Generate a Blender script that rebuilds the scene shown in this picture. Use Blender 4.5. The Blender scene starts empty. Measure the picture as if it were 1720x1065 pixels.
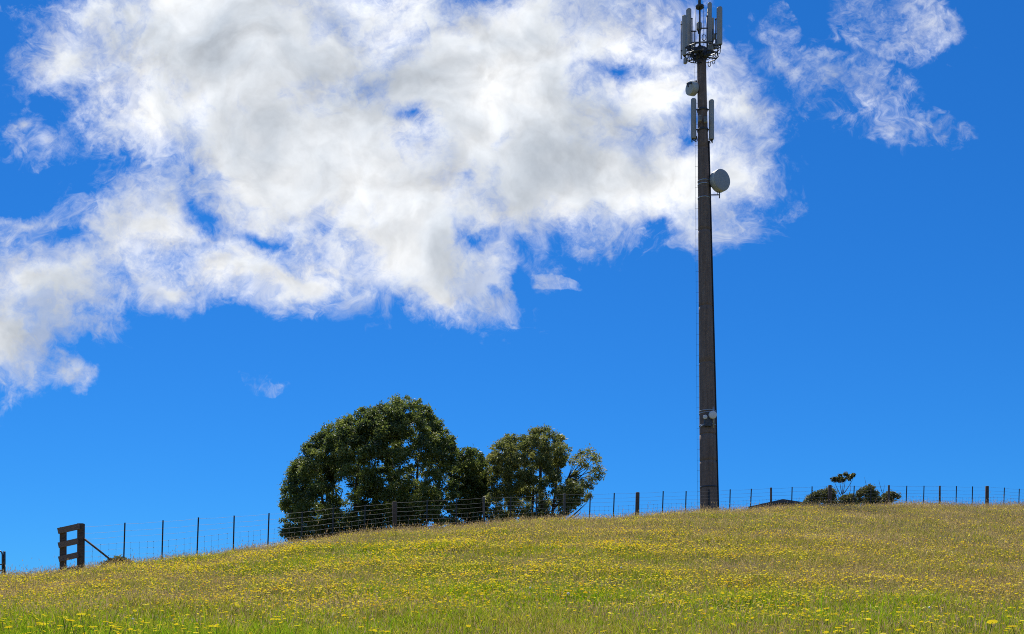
import bpy, math, random
import numpy as np
from mathutils import Vector, Matrix

scene = bpy.context.scene
COL = scene.collection
R = math.radians

# ------------------------------------------------------------------ camera
# level camera with a vertical lens shift; one photo pixel is 1/FPX of the distance
FPX, CX, HY, EYE = 1844.0, 860.0, 1110.0, 1.6
cam_data = bpy.data.cameras.new("camera")
cam_data.sensor_width = 36.0
cam_data.lens = FPX / 1720.0 * 36.0
cam_data.shift_y = (HY - 532.5) / 1720.0
cam_data.clip_start = 0.1
cam_data.clip_end = 6000
cam = bpy.data.objects.new("camera", cam_data)
cam.location = (0, 0, EYE)
cam.rotation_euler = (R(90), 0, 0)
COL.objects.link(cam)
scene.camera = cam

# ------------------------------------------------------------------ light
SUN_EL, SUN_AZ = 60.0, -14.0        # azimuth from +Y towards +X
scene.view_settings.view_transform = 'Standard'
scene.view_settings.look = 'None'
EXPO = 0.5
scene.view_settings.exposure = EXPO
scene.view_settings.gamma = 1.0
scene.cycles.filter_width = 1.0
scene.cycles.use_denoising = False
sun_data = bpy.data.lights.new("sun", 'SUN')
sun_data.energy = 5.0
sun_data.angle = R(0.53)
sun_data.color = (1.0, 0.95, 0.86)
sun = bpy.data.objects.new("sun", sun_data)
to_sun = Vector((math.cos(R(SUN_EL)) * math.sin(R(SUN_AZ)), math.cos(R(SUN_EL)) * math.cos(R(SUN_AZ)), math.sin(R(SUN_EL))))
sun.rotation_euler = (-to_sun).to_track_quat('-Z', 'Y').to_euler()
sun.location = (0, 0, 60)
COL.objects.link(sun)

# ------------------------------------------------------------------ sky and clouds (world)
class NT:
    """small helper to write node graphs as expressions"""
    def __init__(s, tree):
        s.t = tree
    def n(s, typ, **kw):
        nd = s.t.nodes.new(typ)
        for k, v in kw.items():
            setattr(nd, k, v)
        return nd
    def put(s, sock, v):
        if isinstance(v, bpy.types.NodeSocket):
            s.t.links.new(v, sock)
        elif v is not None:
            sock.default_value = v
    def m(s, op, a, b=None, c=None, clamp=False):
        nd = s.n('ShaderNodeMath', operation=op, use_clamp=clamp)
        s.put(nd.inputs[0], a); s.put(nd.inputs[1], b); s.put(nd.inputs[2], c)
        return nd.outputs[0]
    def v(s, op, a, b=None, scale=None):
        nd = s.n('ShaderNodeVectorMath', operation=op)
        s.put(nd.inputs[0], a); s.put(nd.inputs[1], b)
        if scale is not None:
            s.put(nd.inputs['Scale'], scale)
        return nd.outputs['Value'] if op in ('LENGTH', 'DOT_PRODUCT', 'DISTANCE') else nd.outputs[0]
    def noise(s, vec, scale, detail=5, rough=0.5, dist=0.0, out=0, dim='3D', lac=2.0):
        nd = s.n('ShaderNodeTexNoise', noise_dimensions=dim)
        s.put(nd.inputs['Vector'], vec)
        s.put(nd.inputs['Scale'], scale); s.put(nd.inputs['Detail'], detail)
        s.put(nd.inputs['Roughness'], rough); s.put(nd.inputs['Distortion'], dist)
        s.put(nd.inputs['Lacunarity'], lac)
        return nd.outputs[out]
    def step(s, x, lo, hi, a=0.0, b=1.0, smooth=True):
        nd = s.n('ShaderNodeMapRange', interpolation_type='SMOOTHSTEP' if smooth else 'LINEAR')
        s.put(nd.inputs[0], x); s.put(nd.inputs[1], lo); s.put(nd.inputs[2], hi); s.put(nd.inputs[3], a); s.put(nd.inputs[4], b)
        return nd.outputs[0]
    def ramp(s, fac, stops):
        nd = s.n('ShaderNodeValToRGB')
        s.put(nd.inputs[0], fac)
        el = nd.color_ramp.elements
        while len(el) < len(stops):
            el.new(0.5)
        for e, (p, c) in zip(el, stops):
            e.position = p
            e.color = (c[0], c[1], c[2], 1)
        return nd.outputs[0]
    def mix(s, fac, a, b, blend='MIX'):
        nd = s.n('ShaderNodeMix', data_type='RGBA', blend_type=blend)
        s.put(nd.inputs[0], fac)
        s.put(nd.inputs[6], a if not isinstance(a, tuple) else (*a, 1))
        s.put(nd.inputs[7], b if not isinstance(b, tuple) else (*b, 1))
        return nd.outputs[2]

world = bpy.data.worlds.new("World")
scene.world = world
world.use_nodes = True
wt = world.node_tree
wt.nodes.clear()
W = NT(wt)
sky = W.n('ShaderNodeTexSky', sky_type='NISHITA')
sky.sun_disc = False
sky.sun_elevation = R(SUN_EL)
sky.sun_rotation = R(SUN_AZ)
sky.altitude = 300
sky.air_density = 1.0
sky.dust_density = 0.15
sky.ozone_density = 3.0
# richer blue, as the photograph renders it
sep = W.n('ShaderNodeSeparateColor')
W.put(sep.inputs[0], sky.outputs[0])
SKYFIT = [(0.100, 1.18), (0.605, 0.98), (1.30, 0.94)]
cmb = W.n('ShaderNodeCombineColor')
for i, (g, p) in enumerate(SKYFIT):
    W.put(cmb.inputs[i], W.m('MULTIPLY', W.m('POWER', sep.outputs[i], p), g))
sky_col = cmb.outputs[0]

tc = W.n('ShaderNodeTexCoord')
sx = W.n('ShaderNodeSeparateXYZ')
W.put(sx.inputs[0], tc.outputs['Generated'])
yy = W.m('MAXIMUM', sx.outputs[1], 0.05)
# sky directions laid out on the vertical plane one unit north of the viewer (x east, y up)
pc = W.n('ShaderNodeCombineXYZ')
W.put(pc.inputs[0], W.m('DIVIDE', sx.outputs[0], yy))
W.put(pc.inputs[1], W.m('DIVIDE', sx.outputs[2], yy))
P = pc.outputs[0]
wa = W.v('SUBTRACT', W.noise(P, 5.0, 3, 0.5, out=1), (0.5, 0.5, 0.5))
P1 = W.v('ADD', P, W.v('SCALE', wa, scale=0.09))
wb = W.v('SUBTRACT', W.noise(P, 22.0, 4, 0.55, out=1), (0.5, 0.5, 0.5))
P2 = W.v('ADD', P1, W.v('SCALE', wb, scale=0.035))

def blobs(vec, lst, k=0.25):
    out = None
    for (px, py, rx, ry, rot, wgt) in lst:
        mp = W.n('ShaderNodeMapping', vector_type='TEXTURE')
        W.put(mp.inputs['Vector'], vec)
        mp.inputs['Location'].default_value = ((px - CX) / FPX, (HY - py) / FPX, 0)
        mp.inputs['Rotation'].default_value = (0, 0, R(rot))
        mp.inputs['Scale'].default_value = (rx / FPX, ry / FPX, 1)
        d_ = W.m('SUBTRACT', 1.0, W.v('LENGTH', mp.outputs[0]))
        b = W.m('MINIMUM', W.m('MULTIPLY', d_, wgt), d_)
        out = b if out is None else W.m('SMOOTH_MAX', out, b, k)
    return out

# (photo px, photo py, rx, ry, rotation deg, weight)
CLOUD = [
    (420, 60, 390, 210, 0, 1.0), (850, 130, 400, 230, 0, 1.1), (560, 250, 360, 190, -15, 1.1), (260, 170, 170, 150, -25, 0.7),
    (950, 290, 320, 135, 0, 1.0), (690, 400, 230, 120, -25, 0.85), (1120, 290, 180, 115, 10, 0.75),
    (285, 495, 80, 52, 0, 0.5), (260, 370, 190, 100, 0, 0.72), (420, 460, 260, 75, 0, 0.62), (90, 480, 150, 100, -20, 0.75),
    (20, 590, 130, 100, 0, 0.7), (725, 480, 130, 62, -15, 0.62), (100, 90, 90, 90, 0, 0.55),
    (1240, 280, 135, 95, 0, 0.42), (1050, 160, 220, 110, 0, 0.55), (1250, 170, 130, 58, -10, 0.40),
    (1430, 135, 150, 58, -30, 0.11), (1510, 32, 95, 58, -25, 0.0), (75, 232, 85, 40, -8, 0.16), (30, 190, 36, 26, 0, 0.36),
    (110, 630, 60, 36, 0, 0.4), (934, 479, 40, 15, 0, 0.03), (424, 662, 36, 16, -20, 0.12), (65, 368, 60, 18, 0, 0.3),
    (1100, 20, 110, 60, 0, 0.34), (1303, 10, 45, 36, 0, 0.03),
    (1535, 200, 80, 28, -10, 0.0), (40, 665, 35, 18, 0, 0.32), (800, 470, 90, 50, 10, 0.45),
]
HOLES = [
    (695, 205, 60, 46, 20, 0.62), (660, 245, 80, 60, 10, 0.50), (1040, 112, 80, 42, 0, 0.62), (1010, 130, 80, 50, 0, 0.25), (350, 362, 80, 26, -38, 0.36),
    (440, 402, 80, 26, -22, 0.40), (800, 400, 52, 20, 0, 0.36), (235, 170, 50, 60, 30, 0.22),
    (560, 20, 70, 40, 0, 0.30), (1150, 230, 40, 60, 0, 0.30), (880, 425, 44, 24, -20, 0.25),
    (892, 480, 24, 40, 0, 0.7), (130, 395, 45, 22, 0, 0.3), (1090, 385, 60, 24, 0, 0.3), (480, 440, 120, 20, -20, 0.2),
]
field = blobs(P2, CLOUD, 0.3)
hole = W.m('MAXIMUM', blobs(P2, HOLES, 0.12), 0.0)
field = W.m('SUBTRACT', field, hole)
f1 = W.noise(P1, 8.0, 12, 0.60, 0.3)
wc = W.v('SUBTRACT', W.noise(P, 12.0, 5, 0.6, out=1), (0.5, 0.5, 0.5))
P3 = W.v('ADD', P, W.v('SCALE', wc, scale=0.14))
f2 = W.noise(P3, 24.0, 11, 0.66, 0.3)
# billows: creased lobes like cauliflower
def billow(vec, scale, detail):
    n_ = W.noise(vec, scale, detail, 0.5, 0.0)
    return W.m('MULTIPLY', W.m('ABSOLUTE', W.m('SUBTRACT', n_, 0.5)), 2.0)
bl1 = billow(P1, 7.0, 4)
bl2 = billow(P2, 17.0, 4)
dens = W.m('ADD', W.m('MULTIPLY', field, 1.25),
           W.m('ADD', W.m('MULTIPLY', W.m('SUBTRACT', f1, 0.49), 1.5),
               W.m('ADD', W.m('MULTIPLY', W.m('SUBTRACT', f2, 0.5), 1.1), W.m('MULTIPLY', W.m('SUBTRACT', bl2, 0.2), 0.5))))
# feathered fringes drawn out by the wind
wd = W.v('SUBTRACT', W.noise(P, 9.0, 3, 0.5, 1.0, out=1), (0.5, 0.5, 0.5))
P4 = W.v('ADD', P, W.v('SCALE', wd, scale=0.15))
f4 = W.noise(P4, 19.0, 10, 0.63, 0.15)
wisp = W.m('ADD', W.m('MULTIPLY', field, 1.15), W.m('ADD', W.m('MULTIPLY', W.m('SUBTRACT', f4, 0.48), 2.6), W.m('MULTIPLY', W.m('SUBTRACT', f1, 0.49), 1.0)))
alpha = W.m('MAXIMUM', W.m('POWER', W.step(dens, -0.05, 0.72), 0.85), W.m('MULTIPLY', W.step(wisp, 0.0, 0.85), 0.72))
# thin cloud glows white against the sun, thick cloud is grey, lobes are lit from above
g1 = W.noise(P1, 4.6, 5, 0.5, 0.2)
g3 = W.noise(P2, 11.0, 6, 0.55, 0.3)
g2 = W.noise(W.v('ADD', P2, (-0.004, 0.012, 0)), 11.0, 6, 0.55, 0.3)
relief = W.m('SUBTRACT', g3, g2)
deep = W.m('MAXIMUM', blobs(P1, [(650, 150, 190, 100, 0, 1.0), (950, 250, 210, 120, 0, 1.0), (480, 190, 140, 80, 20, 0.7), (340, 250, 90, 60, 0, 0.5), (560, 15, 90, 40, 0, 0.7), (760, 330, 120, 60, 0, 0.5)], 0.2), 0.0)
shade = W.m('ADD', W.m('ADD', W.m('MULTIPLY', W.m('SUBTRACT', g1, 0.5), 1.2), W.m('SUBTRACT', W.m('MULTIPLY', deep, 0.50), 0.20)),
            W.m('ADD', W.m('MULTIPLY', W.m('SUBTRACT', g3, 0.5), 2.0),
                W.m('ADD', W.m('MULTIPLY', W.m('SUBTRACT', 0.22, bl1), 0.95), W.m('MULTIPLY', W.m('MINIMUM', dens, 1.6), 0.26))))
thick = W.step(shade, -0.22, 0.95, smooth=False)
cl = W.ramp(thick, [(0.0, (0.98, 0.99, 0.99)), (0.28, (0.77, 0.80, 0.83)), (0.55, (0.585, 0.625, 0.67)), (1.0, (0.33, 0.375, 0.43))])
lit = W.step(sx.outputs[2], 0.15, 0.55, 0.90, 1.12)
cl = W.v('SCALE', cl, scale=W.m('MULTIPLY', lit, W.m('ADD', 1.0, W.m('MULTIPLY', relief, 1.8))))
# unseen broken cloud added over the sky behind the viewer, whitening ambient light
north = W.step(sx.outputs[1], 0.05, 0.3)
other = W.m('MULTIPLY', W.step(W.noise(tc.outputs['Generated'], 3.0, 6, 0.6), 0.52, 0.68), W.step(sx.outputs[2], 0.02, 0.2))
alpha = W.m('ADD', W.m('MULTIPLY', alpha, north), W.m('MULTIPLY', other, W.m('SUBTRACT', 1.0, north)))
WS = 0.1 * 2 ** -EXPO
wcol = W.mix(W.m('MULTIPLY', alpha, 0.97, clamp=True), sky_col, W.v('SCALE', cl, scale=10.0))
bg = W.n('ShaderNodeBackground')
W.put(bg.inputs[0], wcol)
bg.inputs[1].default_value = WS
wo = W.n('ShaderNodeOutputWorld')
wt.links.new(bg.outputs[0], wo.inputs[0])
world.cycles.sampling_method = 'MANUAL'
world.cycles.sample_map_resolution = 512

# ------------------------------------------------------------------ helpers
rng = np.random.default_rng(7)
random.seed(7)

def at(px, py, y):
    """the point that the photo shows at (px, py), y metres north of the camera"""
    return Vector(((px - CX) / FPX * y, y, EYE + (HY - py) / FPX * y))

def tag(o, label=None, cat=None, group=None, kind=None):
    if label: o['label'] = label
    if cat: o['category'] = cat
    if group: o['group'] = group
    if kind: o['kind'] = kind
    return o

def empty(name, loc, label, cat, group=None):
    o = bpy.data.objects.new(name, None)
    o.empty_display_size = 0.3
    o.location = loc
    COL.objects.link(o)
    return tag(o, label, cat, group)

def origin_of(o):
    v = Vector((0, 0, 0))
    while o is not None:
        v = v + o.location
        o = o.parent
    return v

class MB:
    """collects pieces given in world coordinates, links them as ONE mesh object"""
    def __init__(s):
        s.v, s.f, s.sm = [], [], []
    def add(s, verts, faces, smooth=False):
        b = len(s.v)
        s.v.extend([tuple(v) for v in verts])
        s.f.extend([tuple(b + i for i in f) for f in faces])
        s.sm.extend([smooth] * len(faces))
    def box(s, c, dx, dy, dz, M=None, bev=0.0):
        """box with chamfered vertical edges; c = centre, M = 3x3 rotation"""
        hx, hy, hz = dx / 2, dy / 2, dz / 2
        b = min(bev, hx * .9, hy * .9)
        if b > 0:
            pr = [(-hx + b, -hy), (hx - b, -hy), (hx, -hy + b), (hx, hy - b), (hx - b, hy), (-hx + b, hy), (-hx, hy - b), (-hx, -hy + b)]
            k = (hx - b) / hx
            rings = [(-hz, k), (-hz + b, 1), (hz - b, 1), (hz, k)]
        else:
            pr = [(-hx, -hy), (hx, -hy), (hx, hy), (-hx, hy)]
            rings = [(-hz, 1), (hz, 1)]
        n = len(pr)
        V = [Vector((x * k, y * k, z)) for z, k in rings for x, y in pr]
        if M is not None:
            V = [M @ v for v in V]
        V = [v + Vector(c) for v in V]
        F = [tuple(reversed(range(n))), tuple(range((len(rings) - 1) * n, len(rings) * n))]
        for r in range(len(rings) - 1):
            for i in range(n):
                j = (i + 1) % n
                F.append((r * n + i, r * n + j, (r + 1) * n + j, (r + 1) * n + i))
        s.add(V, F)
    def beam(s, a, b, w, t, up=Vector((0, 0, 1)), ext=0.0):
        """rectangular bar from a to b: w along the side, t along up"""
        a, b = Vector(a), Vector(b)
        d = (b - a).normalized()
        a, b = a - d * ext, b + d * ext
        sd = d.cross(up)
        if sd.length < 1e-4:
            sd = d.cross(Vector((0, 1, 0)))
        sd.normalize()
        u = sd.cross(d).normalized()
        V = []
        for p in (a, b):
            for x, y in ((-1, -1), (1, -1), (1, 1), (-1, 1)):
                V.append(p + sd * (x * w / 2) + u * (y * t / 2))
        s.add(V, [(3, 2, 1, 0), (4, 5, 6, 7), (0, 1, 5, 4), (1, 2, 6, 5), (2, 3, 7, 6), (3, 0, 4, 7)])
    def tube(s, pts, rad, n=8, cap=True, smooth=True):
        pts = [Vector(p) for p in pts]
        if not hasattr(rad, '__len__'):
            rad = [rad] * len(pts)
        V, F = [], []
        ref = None
        for i, p in enumerate(pts):
            d = (pts[min(i + 1, len(pts) - 1)] - pts[max(i - 1, 0)])
            if d.length < 1e-9: d = Vector((0, 0, 1))
            d.normalize()
            if ref is None:
                ref = d.cross(Vector((0.31, 0.9, 0.12))); 
                if ref.length < 1e-3: ref = d.cross(Vector((1, 0, 0)))
            ref = (ref - d * ref.dot(d)).normalized()
            o = d.cross(ref)
            for k in range(n):
                a = 2 * math.pi * k / n
                V.append(p + (ref * math.cos(a) + o * math.sin(a)) * rad[i])
        for i in range(len(pts) - 1):
            for k in range(n):
                j = (k + 1) % n
                F.append((i * n + k, i * n + j, (i + 1) * n + j, (i + 1) * n + k))
        s.add(V, F, smooth)
        if cap:
            m = (len(pts) - 1) * n
            b = len(s.v) - len(V)
            s.f.append(tuple(b + k for k in reversed(range(n)))); s.sm.append(False)
            s.f.append(tuple(b + m + k for k in range(n))); s.sm.append(False)
    def lathe(s, c, axis, prof, n=24, smooth=True):
        """profile [(along, radius)] turned round axis from c"""
        c = Vector(c); d = Vector(axis).normalized()
        u = d.cross(Vector((0, 0, 1)))
        if u.length < 1e-3: u = Vector((1, 0, 0))
        u.normalize(); w = d.cross(u)
        V, F = [], []
        for h, r in prof:
            for k in range(n):
                a = 2 * math.pi * k / n
                V.append(c + d * h + (u * math.cos(a) + w * math.sin(a)) * max(r, 1e-4))
        for i in range(len(prof) - 1):
            for k in range(n):
                j = (k + 1) % n
                F.append((i * n + k, i * n + j, (i + 1) * n + j, (i + 1) * n + k))
        s.add(V, F, smooth)
        b = len(s.v) - len(V)
        s.f.append(tuple(b + k for k in reversed(range(n)))); s.sm.append(False)
        s.f.append(tuple(b + (len(prof) - 1) * n + k for k in range(n))); s.sm.append(False)
    def build(s, name, mat, parent=None, loc=None):
        o0 = Vector(loc) if loc is not None else (origin_of(parent) if parent is not None else Vector((0, 0, 0)))
        me = bpy.data.meshes.new(name)
        me.from_pydata([(v[0] - o0.x, v[1] - o0.y, v[2] - o0.z) for v in s.v], [], s.f)
        me.polygons.foreach_set('use_smooth', s.sm)
        me.materials.append(mat)
        me.update()
        o = bpy.data.objects.new(name, me)
        COL.objects.link(o)
        if parent is not None:
            o.parent = parent
        elif loc is not None:
            o.location = loc
        return o

def np_mesh(name, verts, faces_flat, sizes, mat, parent=None, attrs=None, origin=None):
    """big mesh straight from arrays"""
    o0 = np.array(origin_of(parent)) if parent is not None else (np.zeros(3) if origin is None else np.array(origin))
    me = bpy.data.meshes.new(name)
    me.vertices.add(len(verts))
    me.vertices.foreach_set('co', (verts - o0).astype(np.float32).ravel())
    me.loops.add(len(faces_flat))
    me.loops.foreach_set('vertex_index', faces_flat.astype(np.int32))
    me.polygons.add(len(sizes))
    me.polygons.foreach_set('loop_start', (np.cumsum(sizes) - sizes).astype(np.int32))
    me.update(calc_edges=True)
    for k, a in (attrs or {}).items():
        at_ = me.attributes.new(k, 'FLOAT', 'POINT')
        at_.data.foreach_set('value', a.astype(np.float32))
    me.materials.append(mat)
    o = bpy.data.objects.new(name, me)
    COL.objects.link(o)
    if parent is not None: o.parent = parent
    elif origin is not None: o.location = origin
    return o

# ------------------------------------------------------------------ materials
def new_mat(name):
    m = bpy.data.materials.new(name)
    m.use_nodes = True
    m.node_tree.nodes.clear()
    g = NT(m.node_tree)
    out = g.n('ShaderNodeOutputMaterial')
    return m, g, out

def solid(name, col, rough=0.7, metal=0.0, var=0.25, scale=6.0, bump=0.0, stretch=None, spec=0.4):
    m, g, out = new_mat(name)
    t = g.n('ShaderNodeTexCoord').outputs['Object']
    if stretch:
        mp = g.n('ShaderNodeMapping'); g.put(mp.inputs[0], t); mp.inputs['Scale'].default_value = stretch
        t = mp.outputs[0]
    n = g.noise(t, scale, 6, 0.6)
    c = g.ramp(n, [(0.3, tuple(x * (1 - var) for x in col)), (0.7, tuple(min(1, x * (1 + var)) for x in col))])
    b = g.n('ShaderNodeBsdfPrincipled')
    g.put(b.inputs['Base Color'], c)
    b.inputs['Roughness'].default_value = rough
    b.inputs['Metallic'].default_value = metal
    b.inputs['Specular IOR Level'].default_value = spec
    if bump:
        bp = g.n('ShaderNodeBump'); bp.inputs['Strength'].default_value = bump; bp.inputs['Distance'].default_value = 0.02
        g.put(bp.inputs['Height'], g.noise(t, scale * 4, 5, 0.6)); g.put(b.inputs['Normal'], bp.outputs[0])
    g.put(out.inputs[0], b.outputs[0])
    return m

def leafy(name, stops, trans=0.45, field_scale=0.25, field_w=0.6, attr='rnd', tcol=1.0, gloss=0.0, pos_term=False):
    """thin plant matter: colour varies by blade and by patch, light shines through"""
    m, g, out = new_mat(name)
    r = g.n('ShaderNodeAttribute', attribute_name=attr).outputs['Fac']
    t = g.n('ShaderNodeTexCoord').outputs['Object']
    n = g.noise(t, field_scale, 4, 0.6)
    f = g.m('ADD', g.m('MULTIPLY', g.step(n, 0.32, 0.68, smooth=False), field_w), g.m('MULTIPLY', r, 1 - field_w))
    if pos_term:
        d = g.n('ShaderNodeAttribute', attribute_name='dry').outputs['Fac']
        f = g.m('ADD', g.m('MULTIPLY', f, 0.66), g.m('MULTIPLY', d, 0.34))
    c = g.ramp(f, stops)
    df = g.n('ShaderNodeBsdfDiffuse'); g.put(df.inputs[0], c)
    tr = g.n('ShaderNodeBsdfTranslucent'); g.put(tr.inputs[0], g.v('SCALE', c, scale=tcol))
    mx = g.n('ShaderNodeMixShader'); mx.inputs[0].default_value = trans
    g.put(mx.inputs[1], df.outputs[0]); g.put(mx.inputs[2], tr.outputs[0])
    sh = mx.outputs[0]
    if gloss:
        gl = g.n('ShaderNodeBsdfGlossy'); gl.inputs['Roughness'].default_value = 0.45; gl.inputs[0].default_value = (0.8, 0.8, 0.8, 1)
        m2 = g.n('ShaderNodeMixShader'); m2.inputs[0].default_value = gloss
        g.put(m2.inputs[1], sh); g.put(m2.inputs[2], gl.outputs[0]); sh = m2.outputs[0]
    g.put(out.inputs[0], sh)
    return m

# ------------------------------------------------------------------ the hill
CREST = np.array([(-500, 995), (-200, 978), (0, 968), (100, 962), (150, 954), (200, 945), (300, 937), (400, 925), (480, 912), (600, 897),
                  (700, 889), (860, 875), (1000, 868), (1100, 864), (1190, 857), (1300, 852), (1430, 848), (1550, 846), (1720, 847), (1900, 851), (2200, 862)], float)
CREST[:, 1] += 7.0                              # the soil lies under the standing grass
def fence_y(px):
    return 94.4 / (2.005 - (px - CX) / FPX)
_phi = np.arctan((CREST[:, 0] - CX) / FPX)
_e = (HY - CREST[:, 1]) / FPX * np.cos(_phi)     # elevation slope along the ray
_rc = fence_y(CREST[:, 0]) * np.interp(CREST[:, 0], [0, 500, 1200, 1720], [0.97, 0.95, 0.91, 0.88]) / np.cos(_phi)
_em, _rm = 0.5 * (_e[0] + _e[-1]), 0.5 * (_rc[0] + _rc[-1])
_P = np.concatenate([[-math.pi, -1.4], _phi, [1.4, math.pi]])
_E = np.concatenate([[_em, _em], _e, [_em, _em]])
_R = np.concatenate([[_rm, _rm], _rc, [_rm, _rm]])
# smooth tables
_tp = np.linspace(-math.pi, math.pi, 4001)
_k = np.exp(-0.5 * (np.arange(-30, 31) / 9.0) ** 2); _k /= _k.sum()
_te = np.convolve(np.pad(np.interp(_tp, _P, _E), 30, mode='edge'), _k, mode='valid')
_tr = np.convolve(np.pad(np.interp(_tp, _P, _R), 30, mode='edge'), _k, mode='valid')

def _bump(x, y):
    b = 0.075 * np.sin(x * 0.9 + 0.4 * y) * np.sin(y * 0.7 - 0.3 * x + 1.0)
    b += 0.03 * np.sin(x * 2.3 - 1.1 * y + 2.0) * np.sin(y * 1.9 + 0.8 * x)
    b += 0.018 * np.sin(x * 5.1 + 2.2 * y) * np.sin(y * 4.3 - 2.6 * x + 0.7)
    return b

def ground(x, y):
    x = np.asarray(x, float); y = np.asarray(y, float)
    r = np.hypot(x, y); ph = np.arctan2(x, y)
    e = np.interp(ph, _tp, _te); rc = np.interp(ph, _tp, _tr)
    A = (e - 0.02) / (1 - 12.0 / rc) ** 1.7
    s = np.minimum(r / rc, 3.0)
    t = e - A * np.abs(1 - s) ** np.where(s < 1, 1.7, 2.0)
    z = EYE + r * t - 1.6 * np.clip(1 - r / 6.5, 0, 1) ** 2
    lo = -5.0
    z = np.where(s > 1, lo + np.logaddexp(0, (z - lo) / 1.5) * 1.5, z)      # levels out far below, beyond the crest
    return z + _bump(x, y) * np.clip(r / 12.0, 0.2, 1)

def gz(x, y):
    return float(ground(x, y))

soil, g, out = new_mat('meadow_soil')
t = g.n('ShaderNodeTexCoord').outputs['Object']
c = g.ramp(g.noise(t, 1.4, 8, 0.65), [(0.3, (0.045, 0.052, 0.018)), (0.55, (0.085, 0.08, 0.03)), (0.75, (0.13, 0.105, 0.055))])
b = g.n('ShaderNodeBsdfPrincipled'); g.put(b.inputs['Base Color'], c); b.inputs['Roughness'].default_value = 0.95
b.inputs['Specular IOR Level'].default_value = 0.1
bp = g.n('ShaderNodeBump'); bp.inputs['Strength'].default_value = 0.6; g.put(bp.inputs['Height'], g.noise(t, 20, 6, 0.7)); g.put(b.inputs['Normal'], bp.outputs[0])
g.put(out.inputs[0], b.outputs[0])

ang = np.sort(np.concatenate([np.linspace(-0.7, 0.7, 281), np.linspace(0.7, 2 * math.pi - 0.7, 122)[1:-1]]))
rad = np.concatenate([[0.3, 1, 2, 3], np.arange(4, 90, 0.45), np.geomspace(91, 3000, 40)])
AA, RR = np.meshgrid(ang, rad)
X, Y = RR * np.sin(AA), RR * np.cos(AA)
Z = ground(X, Y)
na, nr = len(ang), len(rad)
V = np.concatenate([np.stack([X.ravel(), Y.ravel(), Z.ravel()], 1), [[0, 0, gz(0, 0.01)]]])
i, j = np.meshgrid(np.arange(nr - 1), np.arange(na), indexing='ij')
q = np.stack([i * na + j, (i + 1) * na + j, (i + 1) * na + (j + 1) % na, i * na + (j + 1) % na], -1).reshape(-1, 4)
ct = np.stack([np.full(na, nr * na), np.arange(na), (np.arange(na) + 1) % na], -1)
hill = np_mesh('hill', V, np.concatenate([q[:, ::-1].ravel(), ct[:, ::-1].ravel()]), np.concatenate([np.full(len(q), 4), np.full(len(ct), 3)]), soil)
hill.data.polygons.foreach_set('use_smooth', np.ones(len(hill.data.polygons), bool))
tag(hill, 'rounded grassy hill rising to the fence line', kind='structure')

# ------------------------------------------------------------------ meadow
def lowfreq(x, y, s, seed):
    """cheap smooth noise 0..1 for patchiness"""
    r_ = np.random.default_rng(seed)
    v = np.zeros_like(x)
    for k in range(7):
        a = r_.uniform(0, 2 * math.pi); f = s * r_.uniform(0.5, 1.9); p = r_.uniform(0, 6.28)
        v += np.sin((x * np.cos(a) + y * np.sin(a)) * f + p)
    return np.clip(0.5 + v / 7.5, 0, 1)

def dryness(x, y):
    """0 in the lush grass at the foot of the slope, 1 in the dry sward along the crest and to the east"""
    d = 0.08 + np.clip((y - 9) / 30, 0, 1) * 0.50 + np.clip((x / np.maximum(y, 4) + 0.08) / 0.5, 0, 1) * 0.42
    d += (lowfreq(x, y, 0.55, 3) - 0.5) * 0.75 + (lowfreq(x, y, 2.2, 4) - 0.5) * 0.45
    d -= 0.24 * np.clip((16.5 - y) / 4, 0, 1) * np.clip((0.02 - x / np.maximum(y, 4)) / 0.15, 0, 1)
    return np.clip(d, 0, 1)

def scatter(n, r0, r1, half=0.80):
    """points on the slope between two distances (n counts those of the photo's own field of view)"""
    n = int(n * half / 0.56)
    u = rng.random(n)
    r = np.sqrt(r0 * r0 + u * (r1 * r1 - r0 * r0))
    a = rng.uniform(-half, half, n)
    x, y = r * np.sin(a), r * np.cos(a)
    return x, y

def beyond(x, y, k=1.13):
    ph = np.arctan2(x, y); rc = np.interp(ph, _tp, _tr)
    return np.hypot(x, y) < rc * k

grass_mat = leafy('grass_blade', [(0.0, (0.035, 0.16, 0.004)), (0.16, (0.20, 0.39, 0.010)), (0.30, (0.36, 0.46, 0.020)), (0.44, (0.15, 0.18, 0.018)), (0.56, (0.58, 0.53, 0.045)), (0.68, (0.22, 0.185, 0.05)), (0.80, (0.62, 0.51, 0.12)), (0.90, (0.38, 0.29, 0.12)), (1.0, (0.80, 0.70, 0.38))],
                  trans=0.45, field_scale=0.9, field_w=0.2, pos_term=True)
straw_mat = leafy('grass_straw', [(0.0, (0.48, 0.36, 0.14)), (0.4, (0.62, 0.47, 0.22)), (0.7, (0.58, 0.40, 0.24)), (1.0, (0.80, 0.68, 0.44))], trans=0.4, field_scale=0.5, field_w=0.35)

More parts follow.
